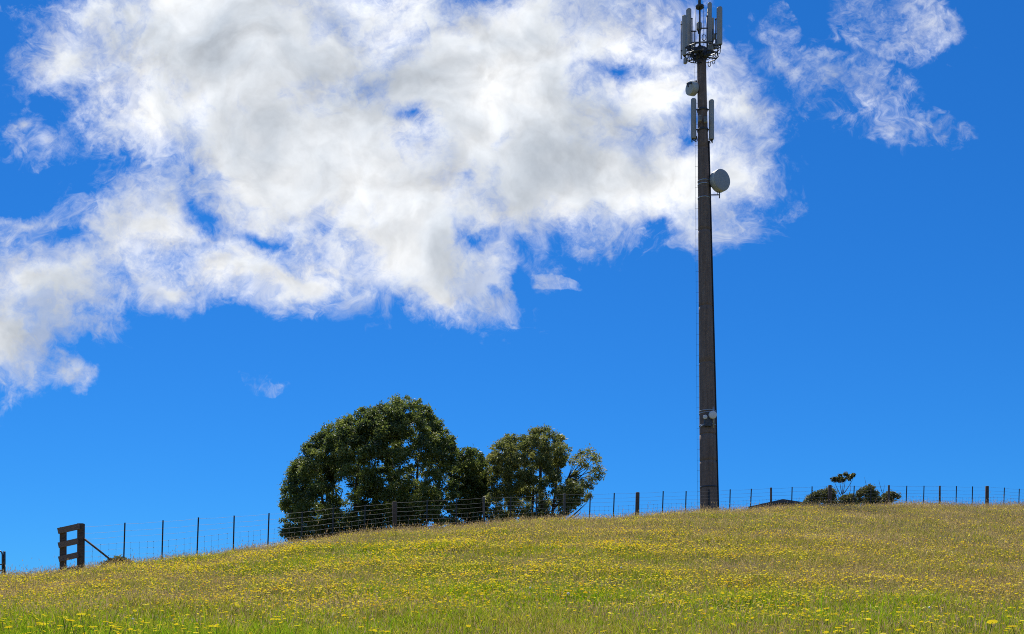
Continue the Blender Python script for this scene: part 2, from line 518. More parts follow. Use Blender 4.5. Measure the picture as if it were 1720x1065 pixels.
def blades(name, x, y, h, w, bend, mat, label, segs=2):
    n = len(x)
    z = ground(x, y) - 0.02
    a = rng.uniform(0, 2 * math.pi, n)
    # broad side mostly faces the slope's foot at random
    dx, dy = np.cos(a), np.sin(a)
    la = rng.uniform(0, 2 * math.pi, n)
    lx, ly = np.cos(la) * bend * h, np.sin(la) * bend * h
    base = np.stack([x, y, z], 1)
    side = np.stack([dx, dy, np.zeros(n)], 1)
    lean = np.stack([lx, ly, np.zeros(n)], 1)
    up = np.array([0, 0, 1.0])
    p0, p1 = base - side * w[:, None] / 2, base + side * w[:, None] / 2
    mid = base + lean * 0.35 + up * (h * 0.6)[:, None]
    tip = base + lean + up * (h * (1 - 0.25 * np.minimum(bend, 1.2)))[:, None]
    dry = dryness(x, y)
    rnd = rng.random(n)
    if segs == 2:
        m0, m1 = mid - side * w[:, None] * 0.38, mid + side * w[:, None] * 0.38
        V = np.stack([p0, p1, m1, m0, tip], 1).reshape(-1, 3)
        b = np.arange(n)[:, None] * 5
        F = np.concatenate([b + np.array([[0, 1, 2, 3]]), b + np.array([[3, 2, 4]])], 1).ravel()
        S = np.tile([4, 3], n); k = 5
    else:
        V = np.stack([p0, p1, tip], 1).reshape(-1, 3)
        F = np.arange(3 * n); S = np.full(n, 3); k = 3
    o = np_mesh(name, V, F, S, mat, attrs={'rnd': np.repeat(rnd, k), 'dry': np.repeat(dry, k)})
    return tag(o, label, 'grass', kind='stuff')

def bladeset(n, r0, r1, hm, wm):
    x, y = scatter(n, r0, r1)
    k = beyond(x, y); x, y = x[k], y[k]
    patch = 0.5 * lowfreq(x, y, 1.6, 11) + 0.5 * lowfreq(x, y, 6.0, 12)
    h = hm * rng.lognormal(0, 0.33, len(x)) * (0.25 + 1.5 * patch)
    w = wm * rng.uniform(0.6, 1.4, len(x))
    return x, y, h, w

QG = 1.0
sets = [(int(170000 * QG), 5, 11, 0.11, 0.006), (int(520000 * QG), 11, 20, 0.115, 0.008), (int(620000 * QG), 20, 34, 0.12, 0.012), (int(620000 * QG), 34, 66, 0.12, 0.018)]
xs = [bladeset(*s_) for s_ in sets]
x, y, h, w = [np.concatenate([a[q_] for a in xs[:2]]) for q_ in range(4)]
blades('meadow_grass', x, y, h, w, rng.uniform(0.2, 1.1, len(x)), grass_mat, 'green and yellowing grass blades on the near slope', 2)
x, y, h, w = [np.concatenate([a[q_] for a in xs[2:]]) for q_ in range(4)]
blades('meadow_grass', x, y, h, w, rng.uniform(0.2, 0.9, len(x)), grass_mat, 'browning grass sward on the upper slope below the fence', 1)

def seedheads(name, n_list, label):
    """thin dry stalks carrying a slim seed head"""
    X_, Y_, H_, W_ = [], [], [], []
    for n, r0, r1, wm in n_list:
        x, y = scatter(n, r0, r1)
        k = beyond(x, y, 1.10); x, y = x[k], y[k]
        d = dryness(x, y)
        k = rng.random(len(x)) < (0.15 + 0.85 * d) * (0.35 + 1.3 * lowfreq(x, y, 1.9, 33)); x, y = x[k], y[k]
        X_.append(x); Y_.append(y); H_.append(rng.lognormal(-1.0 if round(wm * 1e4) % 10 == 1 else -1.62, 0.28, len(x))); W_.append(np.full(len(x), wm))
    x, y, h, w = map(np.concatenate, (X_, Y_, H_, W_))
    n = len(x)
    z = ground(x, y) - 0.02
    a = rng.uniform(0, 6.283, n); la = rng.uniform(0, 6.283, n); be = rng.uniform(0.05, 0.45, n)
    # stalks lean a little down-wind (east)
    lean = np.stack([np.cos(la) * be * h + 0.10 * h, np.sin(la) * be * h, np.zeros(n)], 1)
    base = np.stack([x, y, z], 1); up = np.array([0, 0, 1.0])
    side = np.stack([np.cos(a), np.sin(a), np.zeros(n)], 1)
    side2 = np.stack([-np.sin(a), np.cos(a), np.zeros(n)], 1)
    top = base + lean + up * (h * 0.95)[:, None]
    d = (top - base); L = np.linalg.norm(d, axis=1, keepdims=True); d = d / L
    hl = (rng.uniform(0.03, 0.065, n) * (0.6 + w / 0.012))[:, None]
    hw = (w * rng.uniform(0.8, 1.6, n))[:, None]
    q0 = top + d * hl * 0.0
    qm, qt = top + d * hl * 0.45, top + d * hl
    sw = (w * 0.22)[:, None]
    V = np.stack([base - side * sw, base + side * sw, q0, qm - side * hw / 2, qm + side * hw / 2, qt, qm - side2 * hw / 2, qm + side2 * hw / 2], 1).reshape(-1, 3)
    b = np.arange(n)[:, None] * 8
    F = np.concatenate([b + np.array([[0, 1, 2]]), b + np.array([[2, 4, 5, 3]]), b + np.array([[2, 7, 5, 6]])], 1).ravel()
    o = np_mesh(name, V, F, np.tile([3, 4, 4], n), straw_mat, attrs={'rnd': np.repeat(rng.random(n), 8)})
    return tag(o, label, 'grass', kind='stuff')

seedheads('dry_grass', [(700, 16, 30, 0.0081), (5200, 30, 62, 0.0131), (14000, 8, 14, 0.005), (90000, 14, 28, 0.007), (190000, 28, 62, 0.010)], 'straw coloured seed heads standing above the meadow grass')

# wind-laid pale straw in patches, mostly on the drier east side
x, y = scatter(150000, 11, 58)
k = beyond(x, y, 1.0) & (rng.random(len(x)) < np.clip((lowfreq(x, y, 1.1, 41) - 0.52) * 3.2, 0, 1) * np.clip(0.35 + 1.5 * (x / y + 0.1), 0.15, 1)); x, y = x[k], y[k]
blades('laid_straw', x, y, rng.uniform(0.12, 0.30, len(x)), np.interp(y, [12, 45], [0.005, 0.011]), rng.uniform(0.9, 2.2, len(x)), straw_mat, 'pale flattened straw lying in patches over the grass', 2)
# taller tussocks of coarse green grass
x, y = scatter(240000, 11, 46)
k = beyond(x, y, 1.0) & (rng.random(len(x)) < np.clip((lowfreq(x, y, 4.2, 51) * 0.6 + lowfreq(x, y, 9.0, 52) * 0.4 - 0.60) * 5, 0, 1)); x, y = x[k], y[k]
blades('tussock_grass', x, y, rng.lognormal(-1.75, 0.3, len(x)), np.interp(y, [12, 45], [0.007, 0.014]), rng.uniform(0.3, 1.0, len(x)), grass_mat, 'coarser taller tufts of grass dotted over the slope', 2)

# ------------------------------------------------------------------ wildflowers
petal_mat = leafy('yellow_petal', [(0.0, (0.75, 0.30, 0.01)), (0.16, (0.80, 0.46, 0.01)), (0.30, (0.84, 0.62, 0.015)), (0.7, (0.84, 0.70, 0.03)), (0.9, (0.86, 0.77, 0.14)), (1.0, (0.88, 0.82, 0.40))], trans=0.35, field_scale=0.9, field_w=0.35)
white_mat = solid('white_petal', (0.8, 0.79, 0.74), 0.8, var=0.08)
stem_mat = solid('flower_stem', (0.12, 0.16, 0.03), 0.7)

def near_thing(px, py_guess, y):
    return at(px, py_guess, y)

def flower_template(segs, petals):
    """unit flower head facing up: a ring of petals over a shallow cup, on a thin stem of unit height below"""
    V, F = [], []
    if petals:
        n = segs
        V.append((0, 0, 0.12))
        for k in range(n):
            a0, a1, am = 2 * math.pi * k / n, 2 * math.pi * (k + 0.86) / n, 2 * math.pi * (k + 0.43) / n
            b = len(V)
            V += [(0.30 * math.cos(a0), 0.30 * math.sin(a0), 0.15), (0.30 * math.cos(a1), 0.30 * math.sin(a1), 0.15),
                  (0.95 * math.cos(a1), 0.95 * math.sin(a1), 0.10), (1.05 * math.cos(am), 1.05 * math.sin(am), 0.04), (0.95 * math.cos(a0), 0.95 * math.sin(a0), 0.10)]
            F += [(b, b + 4, b + 3), (b, b + 3, b + 2, b + 1), (0, b, b + 1)]
    else:
        n = segs
        V.append((0, 0, 0.28))
        for k in range(n):
            a = 2 * math.pi * k / n
            V.append((math.cos(a), math.sin(a), 0.0))
        for k in range(n):
            F.append((0, 1 + k, 1 + (k + 1) % n))
    return np.array(V, float), F

FLOWER_D = []
for n, r0, r1 in ((8000, 5, 12), (40000, 12, 22), (78000, 22, 36), (80000, 36, 60)):
    x, y = scatter(n, r0, r1)
    k = beyond(x, y, 1.03); x, y = x[k], y[k]
    pt = lowfreq(x, y, 1.3, 21) * 0.3 + lowfreq(x, y, 4.5, 22) * 0.45 + lowfreq(x * 0.35, y * 1.6, 1.2, 25) * 0.25
    az = x / y
    keep = np.clip((pt - 0.33) * 2.6, 0.10, 1) * np.clip(0.22 + 0.78 * np.clip((y - 13.5) / 5 + lowfreq(x, y, 1.3, 23) - .5, 0, 1), 0, 1) * np.clip(1.12 - 0.75 * np.clip((az - 0.12) / 0.35, 0, 1) * np.clip((y - 10) / 16, 0, 1), 0.1, 1)
    k = rng.random(len(x)) < keep
    FLOWER_D.append(np.stack([x[k], y[k]], 1))
FL = np.concatenate(FLOWER_D)
FL = FL[np.argsort(np.hypot(FL[:, 0], FL[:, 1]))]
fz = ground(FL[:, 0], FL[:, 1])
n = len(FL)
fh = rng.lognormal(-1.95, 0.25, n)                 # stem height about 0.14 m
fr = rng.lognormal(-3.98, 0.30, n) * np.interp(FL[:, 1], [12, 20, 40], [0.86, 1.0, 1.08])
ftilt = rng.uniform(0, 0.5, n); fdir = rng.uniform(0, 6.283, n); frot = rng.uniform(0, 6.283, n)
frnd = rng.random(n)

# the 300 largest in the picture, each a flower of its own
inview = np.abs(FL[:, 0] / FL[:, 1]) < 0.463
elev = HY - FPX * (fz + fh - EYE) / FL[:, 1]
inview &= (elev < 1062)
NEAR = np.nonzero(inview)[0][:300]
near_set = set(NEAR.tolist())
hv, hf = flower_template(13, True)
protos = []
for vi in range(3):
    hgt = (0.11, 0.14, 0.18)[vi]
    mb = MB()
    bend = (0.02, -0.03, 0.025)[vi]
    mb.tube([(0, 0, -0.03), (bend * .3, bend * .5, hgt * .5), (bend, bend, hgt)], [0.0022, 0.0018, 0.0015], 5)
    nstem = len(mb.f)
    s_ = 0.0195
    T = Matrix.Rotation((0.12, 0.3, 0.2)[vi], 3, 'X')
    mb.add([T @ Vector((v[0] * s_, v[1] * s_, v[2] * s_)) + Vector((bend, bend, hgt)) for v in hv], hf)
    me_o = mb.build('yellow_flower', petal_mat)
    me = me_o.data
    me.materials.append(stem_mat)
    for p in me.polygons[:nstem]:
        p.material_index = 1
    a_ = me.attributes.new('rnd', 'FLOAT', 'POINT')
    a_.data.foreach_set('value', np.full(len(me.vertices), (0.25, 0.55, 0.8)[vi], np.float32))
    protos.append(me_o)
used = [False] * 3
for c_, idx in enumerate(NEAR):
    vi = c_ % 3
    o = protos[vi] if not used[vi] else protos[vi].copy()
    if used[vi]:
        COL.objects.link(o)
    used[vi] = True
    sc_ = float(fr[idx] / 0.0175)
    o.location = (FL[idx, 0], FL[idx, 1], fz[idx])
    o.rotation_euler = (0, 0, float(frot[idx]))
    o.scale = (sc_, sc_, float(fh[idx] / (0.11, 0.14, 0.18)[vi]))
    tag(o, 'small yellow meadow flower on a thin stem in the foreground grass', 'flower', 'yellow flowers in the foreground grass')

def flower_field(name, sel, segs, petals, label):
    hv, hf = flower_template(segs, petals)
    x, y, z, h, r_ = FL[sel, 0], FL[sel, 1], fz[sel], fh[sel], fr[sel]
    n = len(sel); m = len(hv)
    ti, di = ftilt[sel], fdir[sel]
    ct_, st_ = np.cos(ti), np.sin(ti)
    cd, sd = np.cos(di), np.sin(di)
    v = hv[None] * r_[:, None, None]
    # tilt about x then turn about z
    vy = v[:, :, 1] * ct_[:, None] - v[:, :, 2] * st_[:, None]
    vz = v[:, :, 1] * st_[:, None] + v[:, :, 2] * ct_[:, None]
    vx = v[:, :, 0]
    wx = vx * cd[:, None] - vy * sd[:, None]; wy = vx * sd[:, None] + vy * cd[:, None]
    Vh = np.stack([wx + x[:, None], wy + y[:, None], vz + (z + h)[:, None]], -1)
    # stem: a slim triangle pair
    sw = 0.0028
    Vs = np.stack([np.stack([x - sw, y, z - .02], 1), np.stack([x + sw, y, z - .02], 1), np.stack([x, y, z + h], 1)], 1)
    V = np.concatenate([Vh, Vs], 1).reshape(-1, 3)
    mm = m + 3
    flat = np.concatenate([np.array(f) for f in hf] + [np.array([m, m + 1, m + 2])])
    sz = np.array([len(f) for f in hf] + [3])
    F = (np.arange(n)[:, None] * mm + flat[None]).ravel()
    o = np_mesh(name, V, F, np.tile(sz, n), petal_mat, attrs={'rnd': np.repeat(frnd[sel], mm)})
    o.data.materials.append(stem_mat)
    mi = np.tile(np.array([0] * len(hf) + [1]), n)
    o.data.polygons.foreach_set('material_index', mi.astype(np.int32))
    return tag(o, label, 'flowers', kind='stuff')

rest = np.array([i for i in range(n) if i not in near_set])
dist = FL[rest, 1]
flower_field('yellow_flowers', rest[dist < 19], 9, True, 'scattered yellow wildflowers across the middle slope')
flower_field('yellow_flowers', rest[dist >= 19], 6, False, 'distant yellow wildflowers dotting the slope below the crest')

# a few white seed clocks and one pale thistle head
seed_mb = MB()
def white_clock(px, y, h, r_, label):
    x = (px - CX) / FPX * y
    z = gz(x, y)
    mb = MB()
    mb.tube([(x, y, z - .02), (x + .01, y, z + h * .6), (x + .015, y, z + h)], 0.002, 5)
    ns = len(mb.f)
    mb.lathe((x + .015, y, z + h - r_ * .4), (0, 0, 1), [(0, r_ * .35), (r_ * .4, r_ * .9), (r_ * .9, r_), (r_ * 1.4, r_ * .75), (r_ * 1.7, r_ * .25)], 12)
    o = mb.build('white_flower', white_mat, loc=(x, y, z))
    o.data.materials.append(stem_mat)
    for p in o.data.polygons[:ns]: p.material_index = 1
    tag(o, label, 'flower', 'white flower heads in the grass')
white_clock(953, 17.5, .17, .024, 'largest white flower head, among the green grass in the foreground')
white_clock(889, 18.5, .17, .020, 'white flower head just left of the largest one')
white_clock(1042, 23, .18, .022, 'pale white flower head on the middle slope below the mast')
white_clock(221, 13.6, .15, .016, 'small white flower head low in the left foreground')
white_clock(1559, 14.5, .16, .019, 'white flower head in the right foreground')
# ------------------------------------------------------------------ materials of built things
wood_dark = solid('weathered_dark_timber', (0.105, 0.072, 0.054), 0.85, var=0.45, scale=3.0, bump=0.5, stretch=(1, 1, 9))
wood_rail = solid('weathered_rail_timber', (0.20, 0.135, 0.105), 0.85, var=0.4, scale=4.0, bump=0.4, stretch=(3, 3, 14))
wood_grey = solid('grey_fence_timber', (0.11, 0.095, 0.085), 0.85, var=0.4, scale=4, bump=0.4)
steel_post = solid('dark_steel_post', (0.06, 0.062, 0.07), 0.55, metal=0.5, var=0.4, scale=10)
wire_mat = solid('galvanised_wire', (0.24, 0.245, 0.26), 0.5, metal=0.7, var=0.15)
galv = solid('galvanised_steel', (0.40, 0.41, 0.42), 0.45, metal=0.7, var=0.25, scale=9)
concrete, g, out = new_mat('mast_concrete')
t = g.n('ShaderNodeTexCoord').outputs['Object']
mp = g.n('ShaderNodeMapping'); g.put(mp.inputs[0], t); mp.inputs['Scale'].default_value = (5, 5, 0.35)
n1 = g.noise(mp.outputs[0], 1.6, 7, 0.65)
n2 = g.noise(t, 7, 7, 0.65)
c = g.ramp(g.m('ADD', g.m('MULTIPLY', n1, 0.6), g.m('MULTIPLY', n2, 0.4)), [(0.30, (0.10, 0.068, 0.052)), (0.5, (0.185, 0.128, 0.10)), (0.72, (0.27, 0.20, 0.165))])
b = g.n('ShaderNodeBsdfPrincipled'); g.put(b.inputs['Base Color'], c); b.inputs['Roughness'].default_value = 0.9
bp = g.n('ShaderNodeBump'); bp.inputs['Strength'].default_value = 0.25; bp.inputs['Distance'].default_value = 0.02
g.put(bp.inputs['Height'], n2); g.put(b.inputs['Normal'], bp.outputs[0])
g.put(out.inputs[0], b.outputs[0])
panel_mat = solid('antenna_panel_grey', (0.36, 0.345, 0.32), 0.45, var=0.08, scale=3)
unit_mat = solid('radio_unit_grey', (0.30, 0.285, 0.265), 0.5, var=0.15, scale=5)
dish_mat = solid('dish_pale_grey', (0.34, 0.345, 0.35), 0.5, var=0.06, scale=3)
dish_pale = solid('dish_white', (0.72, 0.72, 0.72), 0.45, var=0.05, scale=3)
dish_side = solid('dish_shroud_pale', (0.50, 0.50, 0.47), 0.5, var=0.06, scale=3)
black_cable = solid('black_cable', (0.02, 0.02, 0.024), 0.5, var=0.2)
dark_metal = solid('dark_metal', (0.07, 0.072, 0.08), 0.5, metal=0.4, var=0.3, scale=8)

# ------------------------------------------------------------------ fence along the crest
# photo column of the post, photo row of its top, kind
POSTS = [(210, 878, 'steel'), (274, 874, 'steel'), (333.5, 869, 'steel'), (393.5, 866, 'steel'), (452, 862, 'steel'), (508, 859, 'steel'),
         (560, 852, 'steel'), (613.5, 848, 'steel'), (663, 843, 'strainer'), (718, 840, 'steel'), (767, 838, 'steel'), (812.5, 835, 'wood'),
         (858, 834, 'steel'), (902, 832, 'steel'), (948, 829, 'wood'), (991.5, 829, 'steel'), (1031.8, 828, 'steel'), (1071, 827, 'strainer'),
         (1114, 825, 'steel'), (1152.5, 825, 'steel'), (1192, 824, 'steel'), (1226.5, 822, 'steel'), (1262, 821, 'steel'), (1295, 819, 'wood'),
         (1330.5, 818, 'steel'), (1364, 817, 'steel'), (1394, 815, 'strainer'), (1434.8, 816, 'steel'), (1463, 816, 'steel'), (1493, 815, 'wood'),
         (1523, 816, 'steel'), (1552, 816, 'steel'), (1578.5, 816, 'wood'), (1606.5, 816.5, 'steel'), (1633.5, 817, 'steel'), (1658, 816.5, 'strainer'),
         (1687, 819, 'steel'), (1712, 821, 'steel'), (1738, 823, 'steel'), (1765, 826, 'wood')]
GX = 133.0                                       # gate-end post column, where the wires start
fence = empty('wire_fence', (0, 0, 0), 'long wire fence with dark steel and wooden posts along the crest of the meadow', 'fence')
fb = at(210, 940, fence_y(210)); fence.location = (fb.x, fb.y, gz(fb.x, fb.y))
tops = []
fdirv = Vector((2.005, 1, 0)).normalized()
for px, py, kind in POSTS:
    y = fence_y(px)
    top = at(px, py, y)
    lean = 0.042 if kind == 'steel' else 0.012
    z0 = gz(top.x, top.y)
    bot = Vector((top.x - (top.z - z0) * (lean + random.uniform(-.012, .012)) * 1.0, top.y, z0 - 0.25))
    mb = MB()
    if kind == 'steel':                          # Y-section standard: three flanges
        ax = (top - bot).normalized()
        for k, wdt in ((0, 0.036), (120, 0.028), (240, 0.028)):
            d = Vector((math.cos(R(k + 90)), math.sin(R(k + 90)), 0))
            nrm = Vector((-d.y, d.x, 0))
            mb.beam(bot + d * wdt / 2, top + d * wdt / 2, 0.010, wdt, up=d)
        mb.build('fence_post', steel_post, fence)
    elif kind == 'wood':
        mb.tube([bot, bot.lerp(top, .5) + Vector((.008, 0, 0)), top - Vector((0, 0, .01)), top], [.055, .052, .05, .042], 10)
        mb.build('wooden_post', wood_grey, fence)
    else:
        mb.tube([bot, bot.lerp(top, .5), top - Vector((0, 0, .02)), top], [.098, .094, .092, .08], 14)
        mb.build('strainer_post', wood_dark, fence)
    tops.append((px, top, z0))

gate_y = fence_y(GX)
g_top = at(141, 883, gate_y)
first = (GX, g_top, gz(g_top.x, g_top.y))
line = [first] + tops
def fence_pt(k, fr):
    """fr = height as a fraction of the post"""
    px, top, z0 = line[k]
    return Vector((top.x - (1 - fr) * (top.z - z0) * 0.03, top.y - 0.03, z0 + (top.z - z0) * fr))
FRACS = [0.97, 0.82, 0.69, 0.55, 0.4175, 0.285, 0.1525, 0.02]
net = MB()
for q_, fr_ in enumerate(FRACS):
    mb = MB() if q_ < 3 else net
    pts = []
    for k in range(len(line)):
        a = fence_pt(k, fr_)
        pts.append(a)
        if k + 1 < len(line):
            b_ = fence_pt(k + 1, fr_)
            pts.append(a.lerp(b_, .5) + Vector((0, 0, -0.012 - 0.01 * random.random())))
    mb.tube(pts, 0.0034 if q_ < 4 else 0.0026, 4, smooth=False)
    if q_ in (0, 1):                              # barbs
        for k in range(0, 60):
            i0 = random.randrange(len(pts) - 1); f_ = random.random()
            p = pts[i0].lerp(pts[i0 + 1], f_)
            mb.beam(p + Vector((-.008, 0, -.012)), p + Vector((.008, 0, .012)), 0.004, 0.004)
    if q_ < 3:
        mb.build('fence_wire', wire_mat, fence)
# hinge-joint netting stays with their knots
mb = net
for k in range(len(line) - 1):
    a0, a1 = fence_pt(k, 0.55), fence_pt(k + 1, 0.55)
    b0, b1 = fence_pt(k, 0.02), fence_pt(k + 1, 0.02)
    for j in range(1, 5):
        f_ = j / 5 + random.uniform(-.03, .03)
        p, q2 = a0.lerp(a1, f_), b0.lerp(b1, f_)
        p.z -= .012
        off = Vector((random.uniform(-.02, .02), 0, 0))
        mb.tube([p, p.lerp(q2, .5) + off, q2], 0.0026, 3, smooth=False)
        for fr_ in (0.0, 0.25, 0.5, 0.75):
            c_ = p.lerp(q2, fr_)
            mb.box(c_, .016, .016, .02)
netting = mb.build('netting', wire_mat, fence)

# ------------------------------------------------------------------ timber gate end (left)
yG = fence_y(120)
gc = at(120, 957, yG)
gate = empty('timber_strainer_frame', (gc.x, gc.y, gz(gc.x, gc.y)), 'dark timber frame of two posts and cross rails ending the fence on the left', 'fence frame')
dep = Vector((0, 0.0, 0))
def gp(px, py, dy=0.0):
    return at(px, py, yG + dy)
mb = MB(); mb.beam(gp(135.6, 972), gp(136.2, 879.5), 0.20, 0.19, up=Vector((0, 1, 0))); mb.build('post', wood_dark, gate)
mb = MB(); mb.beam(gp(105.8, 976), gp(106.2, 886), 0.185, 0.17, up=Vector((0, 1, 0))); mb.build('post', wood_dark, gate)
for (x0, y0, x1, y1, wd) in ((97.5, 892.0, 133.5, 884.0, 0.205), (98.3, 916.0, 131.5, 908.6, 0.195), (99, 939.5, 131.5, 931.8, 0.195), (100.5, 960.5, 133.0, 954.5, 0.17)):
    a, b_ = gp(x0, y0, -0.135), gp(x1, y1, -0.135)
    mb = MB()
    mb.beam(a, b_, 0.07, wd)
    for p in (gp(106, y0 + (y1 - y0) * .24, -.172), gp(135.2 if False else 129, y0 + (y1 - y0) * .85, -.172)):
        mb.lathe(p, (0, -1, 0), [(0, .012), (.008, .012), (.012, .006)], 8)
    mb.build('rail', wood_rail, gate)
mb = MB(); mb.tube([gp(140, 904, .02), gp(163, 922, .02), gp(190, 943.5, .02)], [.038, .036, .034], 9); mb.build('brace', wood_dark, gate)

# steel field gate whose end shows at the left edge of the photo
yS = fence_y(5) - 0.6
sg = at(-20, 965, yS)
pipe_gate = empty('pipe_gate', (sg.x, sg.y, gz(sg.x, sg.y)), 'end of a dark pipe gate at the far left edge of the photo', 'gate')
def sp(px, py, dy=0): return at(px, py, yS + dy)
mb = MB()
rr = 0.026
mb.tube([sp(4.0, 970), sp(4.0, 932), sp(3.0, 927.5), sp(0.0, 925.5), sp(-60, 931), sp(-150, 940)], rr, 10)
mb.tube([sp(-150, 940), sp(-150, 985)], rr, 10)
mb.tube([sp(-150, 985), sp(4.0, 970)], rr, 10)
mb.build('gate_frame', dark_metal, pipe_gate)
for yy0, yy1 in ((948, 957), (958, 970)):
    mb = MB(); mb.tube([sp(3, yy0), sp(-150, yy1)], 0.018, 8); mb.build('rail', dark_metal, pipe_gate)
mb = MB(); mb.tube([sp(7.4, 972, .05), sp(7.4, 927, .05), sp(7.3, 926, .05)], [.04, .04, .03], 12); mb.build('gate_post', dark_metal, pipe_gate)
mb = MB(); mb.box(sp(6.2, 938.5, .01), .11, .05, .06, bev=.01); mb.build('hinge', dark_metal, pipe_gate)

# ------------------------------------------------------------------ cell tower
YT = 62.0
BX, BY_, TX, TY = 1190.8, 858.0, 1178.3, 97.0     # foot and top of the shaft in the photo
foot = at(BX, BY_, YT); topp = at(TX, TY, YT)
TZ0 = gz(foot.x, foot.y)
tower = empty('mobile_phone_mast', (foot.x, foot.y, TZ0), 'tall tapering concrete mobile phone mast with antenna panels and dishes behind the fence', 'mast')
def tp(px, py, dy=0.0):
    return at(px, py, YT + dy)
axis = (topp - foot).normalized()
def shaft_c(py):
    f_ = (py - BY_) / (TY - BY_)
    return foot + (topp - foot) * f_
def shaft_r(py):
    wpx = np.interp(py, [97, 180, 300, 520, 700, 858], [15.0, 15.8, 18.8, 23.0, 26.8, 29.6])
    return float(wpx) / 2 / FPX * YT
mb = MB()
prof = []
base_pt = foot + axis * (-(foot.z - TZ0) - 0.6)
L0 = 0.0
for py in list(np.linspace(TY, BY_, 60)):
    c_ = shaft_c(py)
    prof.append(((c_ - base_pt).dot(axis), shaft_r(py)))
prof = sorted(prof)
prof = [(0.0, prof[0][1] * 1.01)] + prof
# shallow recessed joints between the cast sections
pr2 = []
JOINTS = [(shaft_c(p) - base_pt).dot(axis) for p in (250, 388, 515, 610, 730, 775)]
for k, (h_, r_) in enumerate(prof):
    pr2.append((h_, r_))
for jh in JOINTS:
    r_ = float(np.interp(jh, [p[0] for p in prof], [p[1] for p in prof]))
    pr2 += [(jh - .045, r_), (jh - .03, r_ - .02), (jh + .03, r_ - .02), (jh + .045, r_)]
pr2 = sorted(set(pr2))
mb.lathe(base_pt, axis, pr2, 40)
shaft = mb.build('shaft', concrete, tower)
# foot plinth band and slot
mb = MB()
cb = shaft_c(818.5); rb = shaft_r(818.5)
mb.lathe(cb - axis * .045, axis, [(0, rb + .006), (.09, rb + .006)], 40); mb.build('band', dark_metal, tower)
cs0, cs1 = shaft_c(851), shaft_c(824.5)
ox = (1188.3 - 1190.8) / FPX * YT
mb = MB(); mb.beam(cs0 + Vector((ox, -shaft_r(851) + .005, 0)), cs1 + Vector((ox, -shaft_r(824) + .005, 0)), .085, .06, up=Vector((0, 1, 0))); mb.build('access_slot', black_cable, tower)
# cable ladder down the right flank, from the lower antennas to the ground
mb = MB()
for off in (-.06, .0, .06):
    pts = []
    for py in np.linspace(238, 862, 26):
        r_ = shaft_r(py)
        pts.append(shaft_c(py) + Vector((r_ * .985 + .035, -0.02 + off, 0)))
    mb.tube(pts, .045, 8)
mb.build('cable_run', black_cable, tower)
# safety climbing line on the left with stand-offs
mb = MB()
pts = [shaft_c(py) + Vector((-shaft_r(py) - .15, -.05, 0)) for py in np.linspace(108, 858, 30)]
mb.tube(pts, .0055, 5)
for py in np.arange(122, 850, 17.6):
    c_ = shaft_c(py); r_ = shaft_r(py)
    mb.beam(c_ + Vector((-r_ - .17, -.05, 0)), c_ + Vector((-r_ + .05, -.05, 0)), .008, .008)
mb.build('climbing_line', dark_metal, tower)

def panel(px0, px1, py0, py1, dy, yaw, name='panel_antenna', mat=None, depth=.14, pipe=True, tilt=0.0):
    """tall antenna panel with a domed end, on its own mounting pipe"""
    pxc = (px0 + px1) / 2
    y = YT + dy
    top, bot = at(pxc, py0, y), at(pxc - 0.0, py1, y)
    w = (px1 - px0 + 1.1) / FPX * y
    h = top.z - bot.z
    M = Matrix.Rotation(R(yaw), 3, 'Z') @ Matrix.Rotation(R(tilt), 3, 'X')
    dp = depth
    ca, sa = abs(math.cos(R(yaw))), abs(math.sin(R(yaw)))
    ww = max(.12, (w - dp * sa) / max(ca, .4))
    mb = MB()
    c_ = (top + bot) / 2
    pr = []
    for k in range(9):                           # gently bowed front, flat back
        a = -1 + 2 * k / 8
        pr.append((a * ww / 2, -dp / 2 - .035 * (1 - a * a) + .03 * abs(a) ** 4))
    pr += [(ww / 2, dp / 2), (-ww / 2, dp / 2)]
    rings = [(-h / 2, .80), (-h / 2 + .03, 1), (h / 2 - .05, 1), (h / 2, .82)]
    n_ = len(pr)
    Vv = [M @ Vector((x * k, y_ * k, z)) + c_ for z, k in rings for x, y_ in pr]
    F = [tuple(reversed(range(n_))), tuple(range(3 * n_, 4 * n_))]
    for r_ in range(3):
        for i in range(n_):
            j = (i + 1) % n_
            F.append((r_ * n_ + i, r_ * n_ + j, (r_ + 1) * n_ + j, (r_ + 1) * n_ + i))
    mb.add(Vv, F)
    o = mb.build(name, mat or panel_mat, tower)
    back = M @ Vector((0, dp / 2 + .11, 0))
    if pipe:
        m2 = MB()
        m2.tube([bot + back + Vector((0, 0, -.12)), top + back + Vector((0, 0, -.25))], .032, 8)
        for f_ in (.15, .8):
            q0 = bot.lerp(top, f_)
            m2.beam(q0 + back * .4, q0 + back * 1.15, .07, .05)
        m2.build('mounting_pipe', dark_metal, o)
    m3 = MB()                                    # jumper cables looping from the underside
    for k in range(3):
        s_ = (k - 1) * ww * .28
        p0 = bot + M @ Vector((s_, 0, .01))
        dropz = random.uniform(.18, .34)
        tgt = shaft_c(np.clip(py1 + 8, 99, 850)); tgt.y = p0.y + .05
        p3 = p0.lerp(tgt, random.uniform(.25, .45)); p3.z = p0.z + random.uniform(.02, .22)
        p1 = p0 + Vector((0, 0, -dropz)); p2 = Vector((p3.x, p3.y, p0.z - dropz * random.uniform(.7, 1.1)))
        cur = []
        for i in range(11):
            u = i / 10
            cur.append(p0 * (1 - u) ** 3 + p1 * 3 * u * (1 - u) ** 2 + p2 * 3 * u * u * (1 - u) + p3 * u ** 3)
        m3.tube([p0 + Vector((0, 0, .02)), p0 + Vector((0, 0, -.06))], .03, 8)
        m3.tube(cur, .017, 6)
    m3.build('jumper_cables', black_cable, o)
    return o

